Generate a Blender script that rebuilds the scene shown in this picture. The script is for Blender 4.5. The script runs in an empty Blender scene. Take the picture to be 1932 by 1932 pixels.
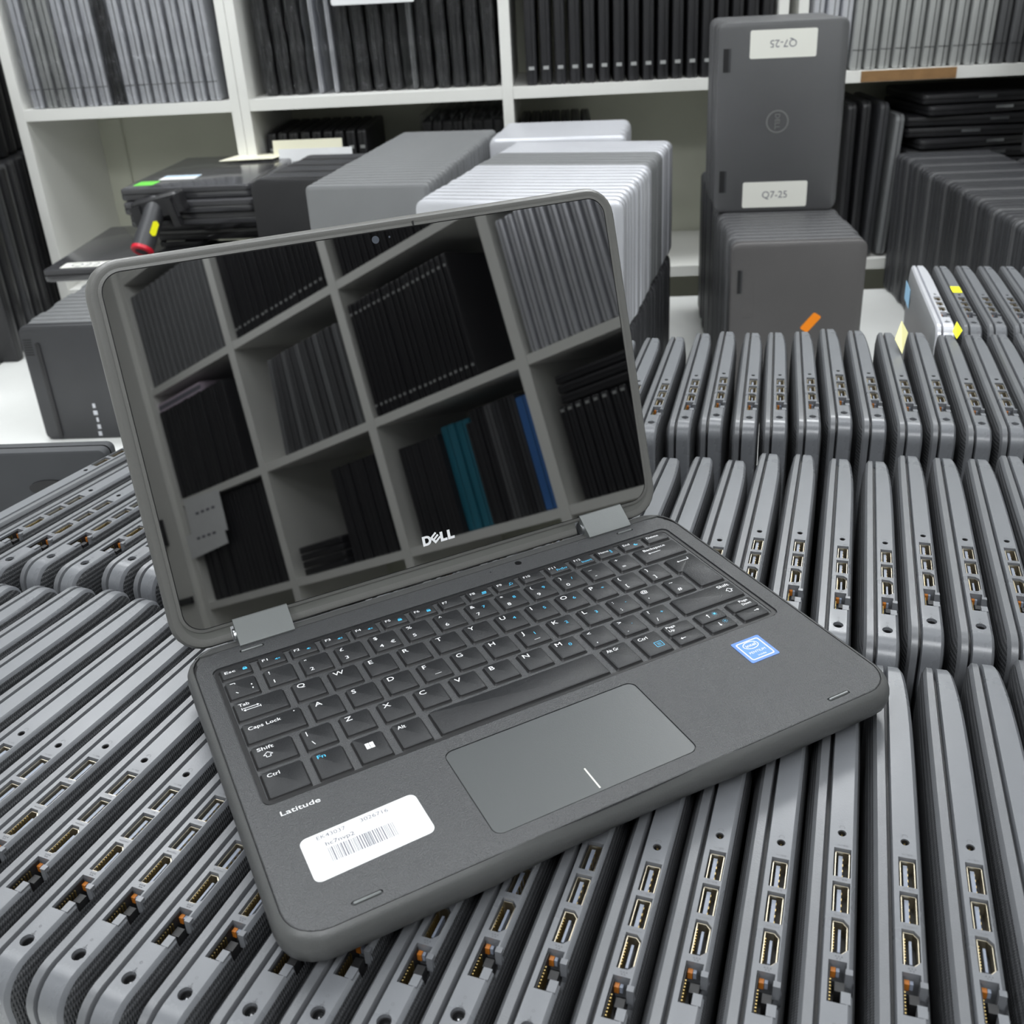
import bpy, bmesh, math, random
from mathutils import Vector, Matrix

SC = bpy.context.scene
COL = SC.collection
rnd = random.Random(7)
PI = math.pi

# ------------------------------------------------------------------ camera
cam_d = bpy.data.cameras.new('camera')
cam = bpy.data.objects.new('camera', cam_d)
COL.objects.link(cam)
F_PX, CX, CY = 1903.7, 994.5, 854.1
fwd = Vector((-0.046, 0.9035, -0.426)).normalized()
upv = Vector((0.0307, 0.4275, 0.9035))
right = fwd.cross(upv).normalized()
upv = right.cross(fwd).normalized()
R = Matrix((right, upv, -fwd)).transposed().to_4x4()
cam.matrix_world = Matrix.Translation((0.0257, -0.4095, 0.3353)) @ R
cam_d.sensor_width = 36.0
cam_d.sensor_height = 36.0
cam_d.lens = F_PX / 1932.0 * 36.0
cam_d.shift_x = -(CX - 966.0) / 1932.0
cam_d.shift_y = (CY - 966.0) / 1932.0
cam_d.clip_start = 0.02
cam_d.clip_end = 30
cam_d.dof.use_dof = True
cam_d.dof.focus_distance = 0.55
cam_d.dof.aperture_fstop = 20.0
SC.camera = cam

# ------------------------------------------------------------------ world, lights, exposure
w = bpy.data.worlds.new('world'); SC.world = w; w.use_nodes = True
w.node_tree.nodes['Background'].inputs[0].default_value = (0.80, 0.86, 0.95, 1)
w.node_tree.nodes['Background'].inputs[1].default_value = 0.10
SC.view_settings.view_transform = 'Standard'
SC.view_settings.look = 'None'
SC.view_settings.gamma = 1.0
SC.view_settings.use_curve_mapping = False
SC.view_settings.exposure = -0.1
CEIL = 1.55
LIGHTS = [(-1.1, 0.55, 6), (0.10, 0.55, 4.0), (1.2, 0.45, 5), (-1.0, -1.0, 15), (0.15, -1.1, 15), (0.95, -1.9, 13), (-1.12, 1.58, 17), (0.60, 1.80, 17)]
def area(name, loc, sx, sy, power, rot=(0, 0, 0), col=(0.95, 0.975, 1.0)):
    L = bpy.data.lights.new(name, 'AREA'); L.shape = 'RECTANGLE'; L.size = sx; L.size_y = sy
    L.energy = power; L.color = col
    o = bpy.data.objects.new(name, L); COL.objects.link(o); o.location = loc; o.rotation_euler = rot
    return o
for lx, ly, lp in LIGHTS:
    area('ceiling_panel_lamp', (lx, ly, CEIL - 0.035), 0.58, 0.58, lp)

# ------------------------------------------------------------------ materials
def nd(nt, t, **k):
    n = nt.nodes.new(t)
    for a, b in k.items(): setattr(n, a, b)
    return n
def mat(name, col, rough=0.5, metal=0.0, spec=0.5, var=0.0, vscale=40, bump=0.0, bscale=400, coat=0.0, emit=None, ior=None, rvar=0.0):
    m = bpy.data.materials.new(name); m.use_nodes = True
    nt = m.node_tree; b = nt.nodes['Principled BSDF']
    b.inputs['Base Color'].default_value = (*col, 1)
    b.inputs['Roughness'].default_value = rough
    b.inputs['Metallic'].default_value = metal
    b.inputs['Specular IOR Level'].default_value = spec
    if ior: b.inputs['IOR'].default_value = ior
    b.inputs['Coat Weight'].default_value = coat
    tc = nd(nt, 'ShaderNodeTexCoord')
    if var > 0 or rvar > 0:
        n = nd(nt, 'ShaderNodeTexNoise'); n.inputs['Scale'].default_value = vscale; n.inputs['Detail'].default_value = 5
        nt.links.new(tc.outputs['Object'], n.inputs['Vector'])
        if var > 0:
            r = nd(nt, 'ShaderNodeMapRange'); r.inputs['From Min'].default_value = 0.3; r.inputs['From Max'].default_value = 0.7
            r.inputs['To Min'].default_value = 1 - var; r.inputs['To Max'].default_value = 1 + var
            nt.links.new(n.outputs['Fac'], r.inputs['Value'])
            mx = nd(nt, 'ShaderNodeVectorMath', operation='SCALE'); mx.inputs[0].default_value = col
            nt.links.new(r.outputs['Result'], mx.inputs['Scale'])
            nt.links.new(mx.outputs[0], b.inputs['Base Color'])
        if rvar > 0:
            r = nd(nt, 'ShaderNodeMapRange'); r.inputs['From Min'].default_value = 0.3; r.inputs['From Max'].default_value = 0.7
            r.inputs['To Min'].default_value = rough - rvar; r.inputs['To Max'].default_value = rough + rvar
            nt.links.new(n.outputs['Fac'], r.inputs['Value']); nt.links.new(r.outputs['Result'], b.inputs['Roughness'])
    if bump > 0:
        n2 = nd(nt, 'ShaderNodeTexNoise'); n2.inputs['Scale'].default_value = bscale; n2.inputs['Detail'].default_value = 2
        nt.links.new(tc.outputs['Object'], n2.inputs['Vector'])
        bp = nd(nt, 'ShaderNodeBump'); bp.inputs['Strength'].default_value = bump; bp.inputs['Distance'].default_value = 0.0006
        nt.links.new(n2.outputs['Fac'], bp.inputs['Height']); nt.links.new(bp.outputs['Normal'], b.inputs['Normal'])
    if emit:
        b.inputs['Emission Color'].default_value = (*emit[0], 1); b.inputs['Emission Strength'].default_value = emit[1]
    return m
def weave(name, col, rough, scale_y, scale_z, strength):
    # ribbed / woven moulded plastic: crossed sine bands drive bump
    m = mat(name, col, rough, var=0.06, vscale=30)
    nt = m.node_tree; b = nt.nodes['Principled BSDF']
    tc = nd(nt, 'ShaderNodeTexCoord')
    ws = []
    for d, s in (('Y', scale_y), ('Z', scale_z)):
        wv = nd(nt, 'ShaderNodeTexWave', wave_type='BANDS', bands_direction=d); wv.inputs['Scale'].default_value = s
        nt.links.new(tc.outputs['Object'], wv.inputs['Vector']); ws.append(wv)
    ml = nd(nt, 'ShaderNodeMath', operation='MULTIPLY')
    nt.links.new(ws[0].outputs['Fac'], ml.inputs[0]); nt.links.new(ws[1].outputs['Fac'], ml.inputs[1])
    bp = nd(nt, 'ShaderNodeBump'); bp.inputs['Strength'].default_value = strength; bp.inputs['Distance'].default_value = 0.0006
    nt.links.new(ml.outputs[0], bp.inputs['Height']); nt.links.new(bp.outputs['Normal'], b.inputs['Normal'])
    return m
M = {}
M['side'] = mat('grey satin plastic', (0.150, 0.157, 0.170), 0.30, spec=0.45, var=0.05, vscale=25, bump=0.06, bscale=1500, rvar=0.06)
M['side_lid'] = mat('grey lid plastic', (0.125, 0.130, 0.139), 0.30, spec=0.5, var=0.05, vscale=25, bump=0.12, bscale=1800)
M['under'] = weave('woven underside plastic', (0.050, 0.052, 0.056), 0.5, 260, 110, 0.9)
M['bezel'] = mat('black rubber bezel', (0.012, 0.012, 0.014), 0.5)
M['metal'] = mat('port shell metal', (0.58, 0.52, 0.40), 0.35, metal=1.0)
M['steel'] = mat('steel', (0.6, 0.62, 0.64), 0.3, metal=1.0)
M['black'] = mat('black plastic', (0.01, 0.01, 0.011), 0.55)
M['tongue'] = mat('port tongue plastic', (0.20, 0.225, 0.28), 0.35)
M['gold'] = mat('gold contact', (0.5, 0.37, 0.15), 0.4, metal=1.0)
M['amber'] = mat('amber light pipe', (0.36, 0.12, 0.015), 0.4)
M['mark'] = mat('engraved marking', (0.11, 0.115, 0.125), 0.6)
M['bumper'] = mat('rubber bumper', (0.070, 0.072, 0.072), 0.42, spec=0.5, var=0.04, vscale=30, bump=0.15, bscale=1200)
M['deck'] = mat('grained deck plastic', (0.034, 0.036, 0.039), 0.38, spec=1.0, var=0.12, vscale=1500, bump=0.8, bscale=1800)
M['key'] = mat('key plastic', (0.019, 0.020, 0.022), 0.44, spec=0.42, var=0.08, vscale=500, bump=0.25, bscale=1500)
M['keyside'] = mat('key skirt and shadow black', (0.012, 0.012, 0.013), 0.5)
M['legend'] = mat('white legend ink', (0.85, 0.86, 0.88), 0.5)
M['cyan'] = mat('blue legend ink', (0.07, 0.52, 0.85), 0.5)
M['pad'] = mat('touchpad surface', (0.080, 0.086, 0.088), 0.38, spec=0.5, bump=0.08, bscale=2500)
M['padline'] = mat('pale touchpad line', (0.75, 0.74, 0.68), 0.5)
M['screen'] = mat('glossy black glass', (0.0015, 0.0015, 0.0018), 0.012, ior=2.4, spec=0.5)
M['lidframe'] = mat('lid frame plastic', (0.125, 0.125, 0.119), 0.36, spec=0.5, bump=0.15, bscale=1500)
M['chin'] = mat('dark lid plastic', (0.105, 0.107, 0.100), 0.42, spec=0.4)
M['hinge'] = mat('hinge cover', (0.15, 0.16, 0.16), 0.36, metal=0.2, bump=0.08, bscale=1500)
M['white'] = mat('white melamine', (0.80, 0.80, 0.765), 0.45, var=0.02, vscale=6)
M['whiteback'] = mat('cream back board', (0.62, 0.63, 0.53), 0.6, var=0.05, vscale=5)
M['table'] = mat('white table laminate', (0.80, 0.81, 0.79), 0.4, var=0.04, vscale=5)
M['wall'] = mat('painted wall', (0.66, 0.665, 0.64), 0.8, var=0.02, vscale=3, bump=0.1, bscale=90)
M['floor'] = mat('vinyl floor', (0.34, 0.33, 0.31), 0.5, var=0.1, vscale=4)
M['ceil'] = mat('ceiling paint', (0.8, 0.8, 0.79), 0.85)
M['diff'] = mat('light diffuser', (0.9, 0.9, 0.9), 0.5, emit=((0.95, 0.98, 1.0), 4.0))
M['silver'] = mat('silver laptop shell', (0.62, 0.63, 0.67), 0.30, metal=0.35, var=0.04, vscale=12)
M['silver_d'] = mat('silver laptop groove', (0.10, 0.10, 0.105), 0.5)
M['dim_silver'] = mat('dull silver shell', (0.42, 0.43, 0.425), 0.38, metal=0.3, var=0.06, vscale=12)
M['lt_grey'] = mat('light grey shell', (0.18, 0.185, 0.19), 0.42, var=0.04, vscale=12)
M['mid_grey'] = mat('mid grey shell', (0.095, 0.096, 0.100), 0.42, spec=0.4, var=0.06, vscale=9)
M['warm_grey'] = mat('warm grey shell', (0.092, 0.088, 0.088), 0.42, spec=0.4, var=0.06, vscale=9)
M['dk_grey'] = mat('dark grey shell', (0.045, 0.046, 0.050), 0.42, spec=0.4, var=0.08, vscale=12)
M['gloss'] = mat('glossy dark lid', (0.05, 0.05, 0.054), 0.14, spec=0.7, var=0.05, vscale=12)
M['matte_dark'] = mat('matte dark shell', (0.068, 0.071, 0.076), 0.62, spec=0.2, var=0.08, vscale=12)
M['blk'] = mat('black shell', (0.019, 0.019, 0.021), 0.38, spec=0.45, var=0.1, vscale=12)
M['groove'] = mat('dark groove', (0.006, 0.006, 0.007), 0.6)
M['teal'] = mat('teal cover', (0.015, 0.16, 0.23), 0.5)
M['blue'] = mat('blue cover', (0.04, 0.15, 0.42), 0.5)
M['paper'] = mat('white paper', (0.82, 0.83, 0.84), 0.7, var=0.02, vscale=30)
M['cream'] = mat('cream paper', (0.80, 0.78, 0.62), 0.7)
M['pink'] = mat('pinkish paper', (0.55, 0.46, 0.55), 0.7)
M['ink'] = mat('grey ink', (0.16, 0.16, 0.19), 0.7)
M['inkdark'] = mat('dark ink', (0.12, 0.12, 0.15), 0.7)
M['label'] = mat('white label', (0.74, 0.75, 0.76), 0.5)
M['ilabel'] = mat('ivory label', (0.80, 0.80, 0.74), 0.55)
M['intel'] = mat('bright blue sticker', (0.0, 0.13, 0.60), 0.35)
M['intel2'] = mat('blue sticker field', (0.0, 0.16, 0.50), 0.35)
M['orange'] = mat('orange sticker', (0.95, 0.26, 0.0), 0.5)
M['yellow'] = mat('yellow sticker', (0.88, 0.86, 0.0), 0.5)
M['note'] = mat('pale yellow note', (0.80, 0.76, 0.38), 0.7)
M['ltblue'] = mat('light blue sticker', (0.30, 0.52, 0.72), 0.5)
M['green'] = mat('green sticker', (0.15, 0.62, 0.07), 0.5)
M['red'] = mat('red ring', (0.62, 0.01, 0.03), 0.35)
M['wood'] = mat('bare chipboard edge', (0.27, 0.15, 0.06), 0.7, var=0.2, vscale=30)
M['logo'] = mat('raised logo metal', (0.28, 0.28, 0.28), 0.3, metal=0.6)
M['lens'] = mat('camera lens', (0.08, 0.09, 0.11), 0.1)
M['led_off'] = mat('smoked window', (0.005, 0.005, 0.006), 0.25)
def bagmat():
    m = bpy.data.materials.new('clear crinkled film'); m.use_nodes = True
    nt = m.node_tree; nt.nodes.clear()
    out = nd(nt, 'ShaderNodeOutputMaterial'); mix = nd(nt, 'ShaderNodeMixShader'); tr = nd(nt, 'ShaderNodeBsdfTransparent')
    gl = nd(nt, 'ShaderNodeBsdfGlossy'); gl.inputs['Roughness'].default_value = 0.13; gl.inputs['Color'].default_value = (0.95, 0.97, 1, 1)
    df = nd(nt, 'ShaderNodeBsdfDiffuse'); df.inputs['Color'].default_value = (0.8, 0.82, 0.84, 1)
    m2 = nd(nt, 'ShaderNodeMixShader'); m2.inputs[0].default_value = 0.05
    fr = nd(nt, 'ShaderNodeFresnel'); fr.inputs['IOR'].default_value = 1.65
    tc = nd(nt, 'ShaderNodeTexCoord'); mp = nd(nt, 'ShaderNodeMapping'); mp.inputs['Scale'].default_value = (30, 30, 9)
    n = nd(nt, 'ShaderNodeTexNoise'); n.inputs['Scale'].default_value = 1.6; n.inputs['Detail'].default_value = 3; n.inputs['Distortion'].default_value = 1.5
    bp = nd(nt, 'ShaderNodeBump'); bp.inputs['Strength'].default_value = 1.0; bp.inputs['Distance'].default_value = 0.03
    L = nt.links.new
    L(tc.outputs['Object'], mp.inputs['Vector']); L(mp.outputs['Vector'], n.inputs['Vector']); L(n.outputs['Fac'], bp.inputs['Height'])
    L(bp.outputs['Normal'], gl.inputs['Normal']); L(bp.outputs['Normal'], fr.inputs['Normal'])
    L(gl.outputs[0], m2.inputs[1]); L(df.outputs[0], m2.inputs[2])
    ad = nd(nt, 'ShaderNodeMath', operation='MULTIPLY_ADD'); ad.inputs[1].default_value = 0.55; ad.inputs[2].default_value = 0.0
    L(fr.outputs[0], ad.inputs[0]); L(ad.outputs[0], mix.inputs[0]); L(tr.outputs[0], mix.inputs[1]); L(m2.outputs[0], mix.inputs[2]); L(mix.outputs[0], out.inputs[0])
    return m
M['bag'] = bagmat()

# ------------------------------------------------------------------ mesh helpers
def offset_poly(P, d):
    n = len(P); out = []
    for i in range(n):
        a, b, c = Vector(P[i - 1]), Vector(P[i]), Vector(P[(i + 1) % n])
        e1 = (b - a).normalized(); e2 = (c - b).normalized()
        n1 = Vector((-e1.y, e1.x)); n2 = Vector((-e2.y, e2.x))   # inward for CCW
        k = n1 + n2; k = k / max(1e-6, k.dot(n1) if abs(k.dot(n1)) > 1e-6 else 1)
        out.append(b + k * d)
    return out
def round_poly(P, r, seg=5):
    n = len(P); out = []
    rs = r if isinstance(r, (list, tuple)) else [r] * n
    for i in range(n):
        a, b, c = Vector(P[i - 1]), Vector(P[i]), Vector(P[(i + 1) % n])
        rr = max(rs[i], 1e-5)
        p0 = b + (a - b).normalized() * rr; p1 = b + (c - b).normalized() * rr
        for k in range(seg + 1):
            t = k / seg
            # circular-ish arc by quadratic/cubic blend
            q = p0 * (1 - t) ** 3 + (p0 * 0.45 + b * 0.55) * 3 * t * (1 - t) ** 2 + (p1 * 0.45 + b * 0.55) * 3 * t * t * (1 - t) + p1 * t ** 3
            out.append(q)
    return out
def rect(x0, x1, y0, y1): return [(x0, y0), (x1, y0), (x1, y1), (x0, y1)]
def edge_fill(pts, n_long, minlen):
    out = []
    for i, p in enumerate(pts):
        q = pts[(i + 1) % len(pts)]
        out.append(p)
        if (q - p).length > minlen:
            for k in range(1, n_long): out.append(p.lerp(q, k / n_long))
    return out
def text_geo(s, size=1.0, bold=0.0):
    c = bpy.data.curves.new('t', 'FONT'); c.body = s; c.size = size; c.resolution_u = 3; c.offset = bold
    o = bpy.data.objects.new('t', c); COL.objects.link(o)
    dg = bpy.context.evaluated_depsgraph_get(); me = bpy.data.meshes.new_from_object(o.evaluated_get(dg))
    vs = [v.co.copy() for v in me.vertices]; fs = [tuple(p.vertices) for p in me.polygons]
    bpy.data.objects.remove(o); bpy.data.curves.remove(c); bpy.data.meshes.remove(me)
    return vs, fs
class MB:
    def __init__(s): s.bm = bmesh.new()
    def face(s, vs, mi=0):
        try: f = s.bm.faces.new(vs); f.material_index = mi; return f
        except ValueError: return None
    def loft(s, rings, mi=0, cap0=True, cap1=True, mis=None, capm=None):
        V = [[s.bm.verts.new(p) for p in r] for r in rings]
        for k in range(len(V) - 1):
            a, b = V[k], V[k + 1]; n = len(a)
            for i in range(n): s.face((a[i], a[(i + 1) % n], b[(i + 1) % n], b[i]), mis[k] if mis else mi)
        cm = capm or ((mis[0], mis[-1]) if mis else (mi, mi))
        if cap0: s.face(list(reversed(V[0])), cm[0])
        if cap1: s.face(V[-1], cm[1])
        return V
    def box(s, x0, x1, y0, y1, z0, z1, mi=0, mx=None):
        c = [Vector((x, y, z)) for z in (z0, z1) for (x, y) in ((x0, y0), (x1, y0), (x1, y1), (x0, y1))]
        if mx: c = [mx @ v for v in c]
        v = [s.bm.verts.new(p) for p in c]
        for f in ((3, 2, 1, 0), (4, 5, 6, 7), (0, 1, 5, 4), (1, 2, 6, 5), (2, 3, 7, 6), (3, 0, 4, 7)):
            s.face([v[i] for i in f], mi)
    def prism(s, P, z0, z1, mi=0, bev=0.0, mx=None, side=None):
        rings = [(P, z0), (P, z1 - bev)] + ([(offset_poly(P, bev), z1)] if bev else [])
        rs = [[Vector((p[0], p[1], z)) for p in q] for q, z in rings]
        if mx: rs = [[mx @ p for p in r] for r in rs]
        sm = mi if side is None else side
        s.loft(rs, mis=[sm] + ([mi] if bev else []), capm=(sm, mi))
    def cyl(s, p0, p1, r0, r1=None, n=16, mi=0, cap=True):
        p0, p1 = Vector(p0), Vector(p1); r1 = r0 if r1 is None else r1
        d = (p1 - p0).normalized(); a = d.orthogonal().normalized(); b = d.cross(a)
        s.loft([[p + (a * math.cos(t) + b * math.sin(t)) * r for t in [2 * PI * i / n for i in range(n)]] for p, r in ((p0, r0), (p1, r1))], mi, cap, cap)
    def text(s, txt, x, y, z, h=None, wd=None, mi=0, mx=None, bold=0.0):
        vs, fs = text_geo(txt, 1.0, bold)
        if not vs: return
        x0 = min(v.x for v in vs); x1 = max(v.x for v in vs)
        sy = (h if h else 0.003) / 0.70
        sx = wd / (x1 - x0) if wd else sy * 1.22
        if not h and wd: sy = sx
        V = []
        for v in vs:
            p = Vector(((v.x - x0) * sx + x, v.y * sy + y, z))
            V.append(s.bm.verts.new(mx @ p if mx else p))
        for f in fs: s.face([V[i] for i in f], mi)
    def poly(s, pts, z, mi=0, mx=None):
        V = [Vector((p[0], p[1], z)) for p in pts]
        if mx: V = [mx @ v for v in V]
        s.face([s.bm.verts.new(v) for v in V], mi)
    def ring(s, outer, inner, z, mi=0, mx=None):
        n = len(outer)
        A = [Vector((p[0], p[1], z)) for p in outer]; B = [Vector((p[0], p[1], z)) for p in inner]
        if mx: A = [mx @ v for v in A]; B = [mx @ v for v in B]
        A = [s.bm.verts.new(v) for v in A]; B = [s.bm.verts.new(v) for v in B]
        for i in range(n): s.face((A[i], A[(i + 1) % n], B[(i + 1) % n], B[i]), mi)
    def mesh(s, name, mats, smooth=0.6):
        bmesh.ops.remove_doubles(s.bm, verts=s.bm.verts, dist=1e-7)
        me = bpy.data.meshes.new(name); s.bm.to_mesh(me); s.bm.free()
        for m in mats: me.materials.append(M[m])
        if smooth:
            for p in me.polygons: p.use_smooth = True
            try: me.set_sharp_from_angle(angle=smooth)
            except Exception: pass
        return me
    def build(s, name, mats, parent=None, smooth=0.6):
        return obj(name, s.mesh(name, mats, smooth), parent)
def obj(name, me, parent=None):
    o = bpy.data.objects.new(name, me); COL.objects.link(o)
    if parent: o.parent = parent
    return o
def tag(o, label=None, cat=None, group=None, kind=None):
    if label: o['label'] = label
    if cat: o['category'] = cat
    if group: o['group'] = group
    if kind: o['kind'] = kind
    return o
def thing(name, label, cat, loc=(0, 0, 0), rz=0.0, group=None):
    o = bpy.data.objects.new(name, None); COL.objects.link(o); o.empty_display_size = 0.02
    o.location = loc; o.rotation_euler = (0, 0, rz)
    return tag(o, label, cat, group)
def copy_tree(o, parent=None):
    c = o.copy(); COL.objects.link(c); c.parent = parent
    for ch in list(o.children): copy_tree(ch, c)
    return c
def cut(me, cutters, mats=None):
    """boolean-subtract a list of MB cutters from mesh me, returns new mesh"""
    o = obj('tmp', me); tmp = []
    for c in cutters:
        k = obj('cutter', c.mesh('cutter', [], 0)); tmp.append(k)
        md = o.modifiers.new('b', 'BOOLEAN'); md.operation = 'DIFFERENCE'; md.solver = 'EXACT'; md.object = k
    dg = bpy.context.evaluated_depsgraph_get()
    new = bpy.data.meshes.new_from_object(o.evaluated_get(dg))
    bpy.data.objects.remove(o)
    for k in tmp: bpy.data.objects.remove(k)
    try: new.set_sharp_from_angle(angle=0.6)
    except Exception: pass
    return new
ORD = ['', 'first', 'second', 'third', 'fourth', 'fifth', 'sixth', 'seventh', 'eighth', 'ninth', 'tenth', 'eleventh', 'twelfth', 'thirteenth', 'fourteenth', 'fifteenth', 'sixteenth', 'seventeenth', 'eighteenth', 'nineteenth', 'twentieth', 'twenty-first', 'twenty-second', 'twenty-third', 'twenty-fourth', 'twenty-fifth', 'twenty-sixth', 'twenty-seventh', 'twenty-eighth', 'twenty-ninth', 'thirtieth', 'thirty-first', 'thirty-second', 'thirty-third', 'thirty-fourth', 'thirty-fifth', 'thirty-sixth', 'thirty-seventh', 'thirty-eighth', 'thirty-ninth', 'fortieth', 'forty-first', 'forty-second', 'forty-third', 'forty-fourth', 'forty-fifth']

# ------------------------------------------------------------------ room
T = -0.355          # table top height (z = 0 is the top edge of the standing laptops)
FL = -1.10
def struct(name, x0, x1, y0, y1, z0, z1, m):
    b = MB(); b.box(x0, x1, y0, y1, z0, z1); return tag(b.build(name, [m], smooth=0), kind='structure')
struct('floor', -2.4, 2.15, -3.75, 2.45, FL - 0.05, FL, 'floor')
struct('ceiling', -2.4, 2.15, -3.75, 2.45, CEIL, CEIL + 0.05, 'ceil')
struct('wall_back', -2.4, 2.15, 2.38, 2.45, FL, CEIL, 'wall')
struct('wall_front', -2.4, 2.15, -3.75, -3.68, FL, CEIL, 'wall')
struct('wall_left', -2.4, -2.33, -3.68, 2.38, FL, CEIL, 'wall')
struct('wall_right', 2.08, 2.15, -3.68, 2.38, FL, CEIL, 'wall')
where = ['over the left aisle', 'above the open laptop', 'over the right laptop rows', 'at the left rear', 'behind the camera', 'beside the side shelving', 'nearest the left wall shelf', 'above the upright tower']
for i, (lx, ly, lp) in enumerate(LIGHTS):
    t = thing('ceiling_light', 'square white ceiling light panel ' + where[i], 'light', (lx, ly, CEIL), 0, 'ceiling light panels')
    b = MB(); o = rect(-0.31, 0.31, -0.31, 0.31); i2 = rect(-0.295, 0.295, -0.295, 0.295)
    b.loft([[Vector((*p, z)) for p in q] for q, z in ((o, -0.001), (o, -0.03), (i2, -0.03), (i2, -0.015))], cap1=False)
    b.build('frame', ['white'], t, 0)
    b = MB(); b.box(-0.294, 0.294, -0.294, 0.294, -0.014, -0.010); b.build('diffuser', ['diff'], t, 0)

# tables
def table(name, label, x0, x1, y0, y1):
    t = thing(name, label, 'table', ((x0 + x1) / 2, (y0 + y1) / 2, FL))
    hx, hy, h = (x1 - x0) / 2, (y1 - y0) / 2, T - FL
    b = MB(); P = round_poly(rect(-hx, hx, -hy, hy), 0.01, 3); b.prism([tuple(p) for p in P], h - 0.03, h, 0, 0.0015); b.build('table_top', ['table'], t, 0.6)
    for sx in (-1, 1):
        for sy in (-1, 1):
            b = MB(); cx, cy = sx * (hx - 0.06), sy * (hy - 0.06); b.box(cx - 0.025, cx + 0.025, cy - 0.025, cy + 0.025, 0, h - 0.03); b.build('leg', ['lt_grey'], t, 0)
    return t
table('work_table', 'long white laminate work table carrying the rows of laptops', -1.185, 1.15, -0.85, 1.885)
table('side_table', 'white side table under the tall black laptop stacks at left', -1.78, -1.195, 1.05, 2.30)

# ------------------------------------------------------------------ shelving
def shelving(name, label, loc, rz, verts, boards, depth, z0, z1, edges=None):
    t = thing(name, label, 'shelf', (loc[0], loc[1], z0), rz)
    for (x, wd) in verts:
        b = MB(); b.box(x - wd / 2, x + wd / 2, 0, depth, 0, z1 - z0); b.build('upright_panel', ['white'], t, 0)
    for i in range(len(verts) - 1):
        xa = verts[i][0] + verts[i][1] / 2; xb = verts[i + 1][0] - verts[i + 1][1] / 2
        if xb - xa < 0.03: continue
        for zb in boards:
            b = MB(); b.box(xa + 0.0003, xb - 0.0003, 0.001, depth - 0.008, zb - z0 - 0.024, zb - z0)
            if edges and abs(xa - edges[0]) < 0.05 and abs(zb - edges[1]) < 0.01:
                b.box(xa + 0.12, xa + 0.32, -0.0012, 0.001, zb - z0 - 0.023, zb - z0 - 0.001, 1)
            b.build('shelf_board', ['white', 'wood'], t, 0)
    b = MB(); b.box(verts[0][0], verts[-1][0], depth, depth + 0.008, 0, z1 - z0); b.build('back_panel', ['whiteback'], t, 0)
    return t
SY = 1.9
BZ = 0.121      # main shelf surface height
shelving('shelving_unit', 'white open shelving along the back wall filled with laptops', (0, SY), 0,
         [(-1.178, 0.022), (-0.693, 0.020), (-0.672, 0.020), (-0.093, 0.023), (0.492, 0.020), (0.533, 0.020), (1.13, 0.022)],
         [-0.69, -0.288, BZ, 0.52, 0.92, 1.30], 0.36, FL, 1.32, edges=(0.543, BZ))
b = MB(); b.box(-0.0065, 0.0065, -0.0003, 0.0, 0, 0.395)
o_ = tag(b.build('panel_seam', ['groove']), 'thin dark joint strip in the empty left shelf bay', 'strip'); o_.location = (-1.085, SY + 0.3585, -0.285); 
bpy.data.objects.remove(o_)

# ------------------------------------------------------------------ generic closed laptop (standing, front face toward -y, origin bottom centre)
def std_mesh(wd, ht, t, r=0.012, bev=0.0022, seam=0.5, name='closed_laptop'):
    b = MB()
    def O(d): return round_poly(rect(-wd / 2 + d, wd / 2 - d, d, ht - d), max(r - d, 0.001), 4)
    g = t * seam
    spec = [(bev * 1.6, 0), (bev * 0.3, bev * 0.6), (0, bev * 1.5), (0, g - 0.0009), (0.0020, g - 0.0008), (0.0020, g + 0.0008), (0, g + 0.0009), (0, t - bev * 1.5), (bev * 0.3, t - bev * 0.6), (bev * 1.6, t)]
    b.loft([[Vector((p.x, y, p.y)) for p in O(d)] for d, y in spec], mis=[0, 0, 0, 1, 1, 1, 0, 0, 0], capm=(0, 0))
    bmesh.ops.recalc_face_normals(b.bm, faces=b.bm.faces)
    return b
_std = {}
def std(wd, ht, t, m, r=0.012, bev=0.0022, seam=0.5):
    k = (wd, ht, t, m, r, bev, seam)
    if k not in _std: _std[k] = std_mesh(wd, ht, t, r, bev, seam).mesh('closed_laptop', [m, 'groove'])
    return _std[k]
MASS = []          # (mesh, matrix) of the many small far ones, joined below into one object
def stack(n, origin, yaw, pitch, mk, label, group, jit=0.002, jz=0.0, first=None, cols=None, name='closed_laptop', skip=(), mass=None):
    """n standing laptops receding from origin along the local +y, origin = bottom centre of the front face"""
    c, s_ = math.cos(yaw), math.sin(yaw); out = []
    for i in range(n):
        if i in skip: continue
        me = mk(i)
        dx = rnd.uniform(-jit, jit); dy = i * pitch
        if mass and mass(i):
            MASS.append((me, Matrix.Translation((origin[0] + dx * c - dy * s_, origin[1] + dx * s_ + dy * c, origin[2])) @ Matrix.Rotation(yaw, 4, 'Z'))); continue
        o = obj(name, me)
        o.location = (origin[0] + dx * c - dy * s_, origin[1] + dx * s_ + dy * c, origin[2])
        o.rotation_euler = (0, 0, yaw)
        lb = first if (first and i == 0) else (label(i) if callable(label) else label)
        tag(o, lb, 'laptop', group)
        out.append(o)
    return out
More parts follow.
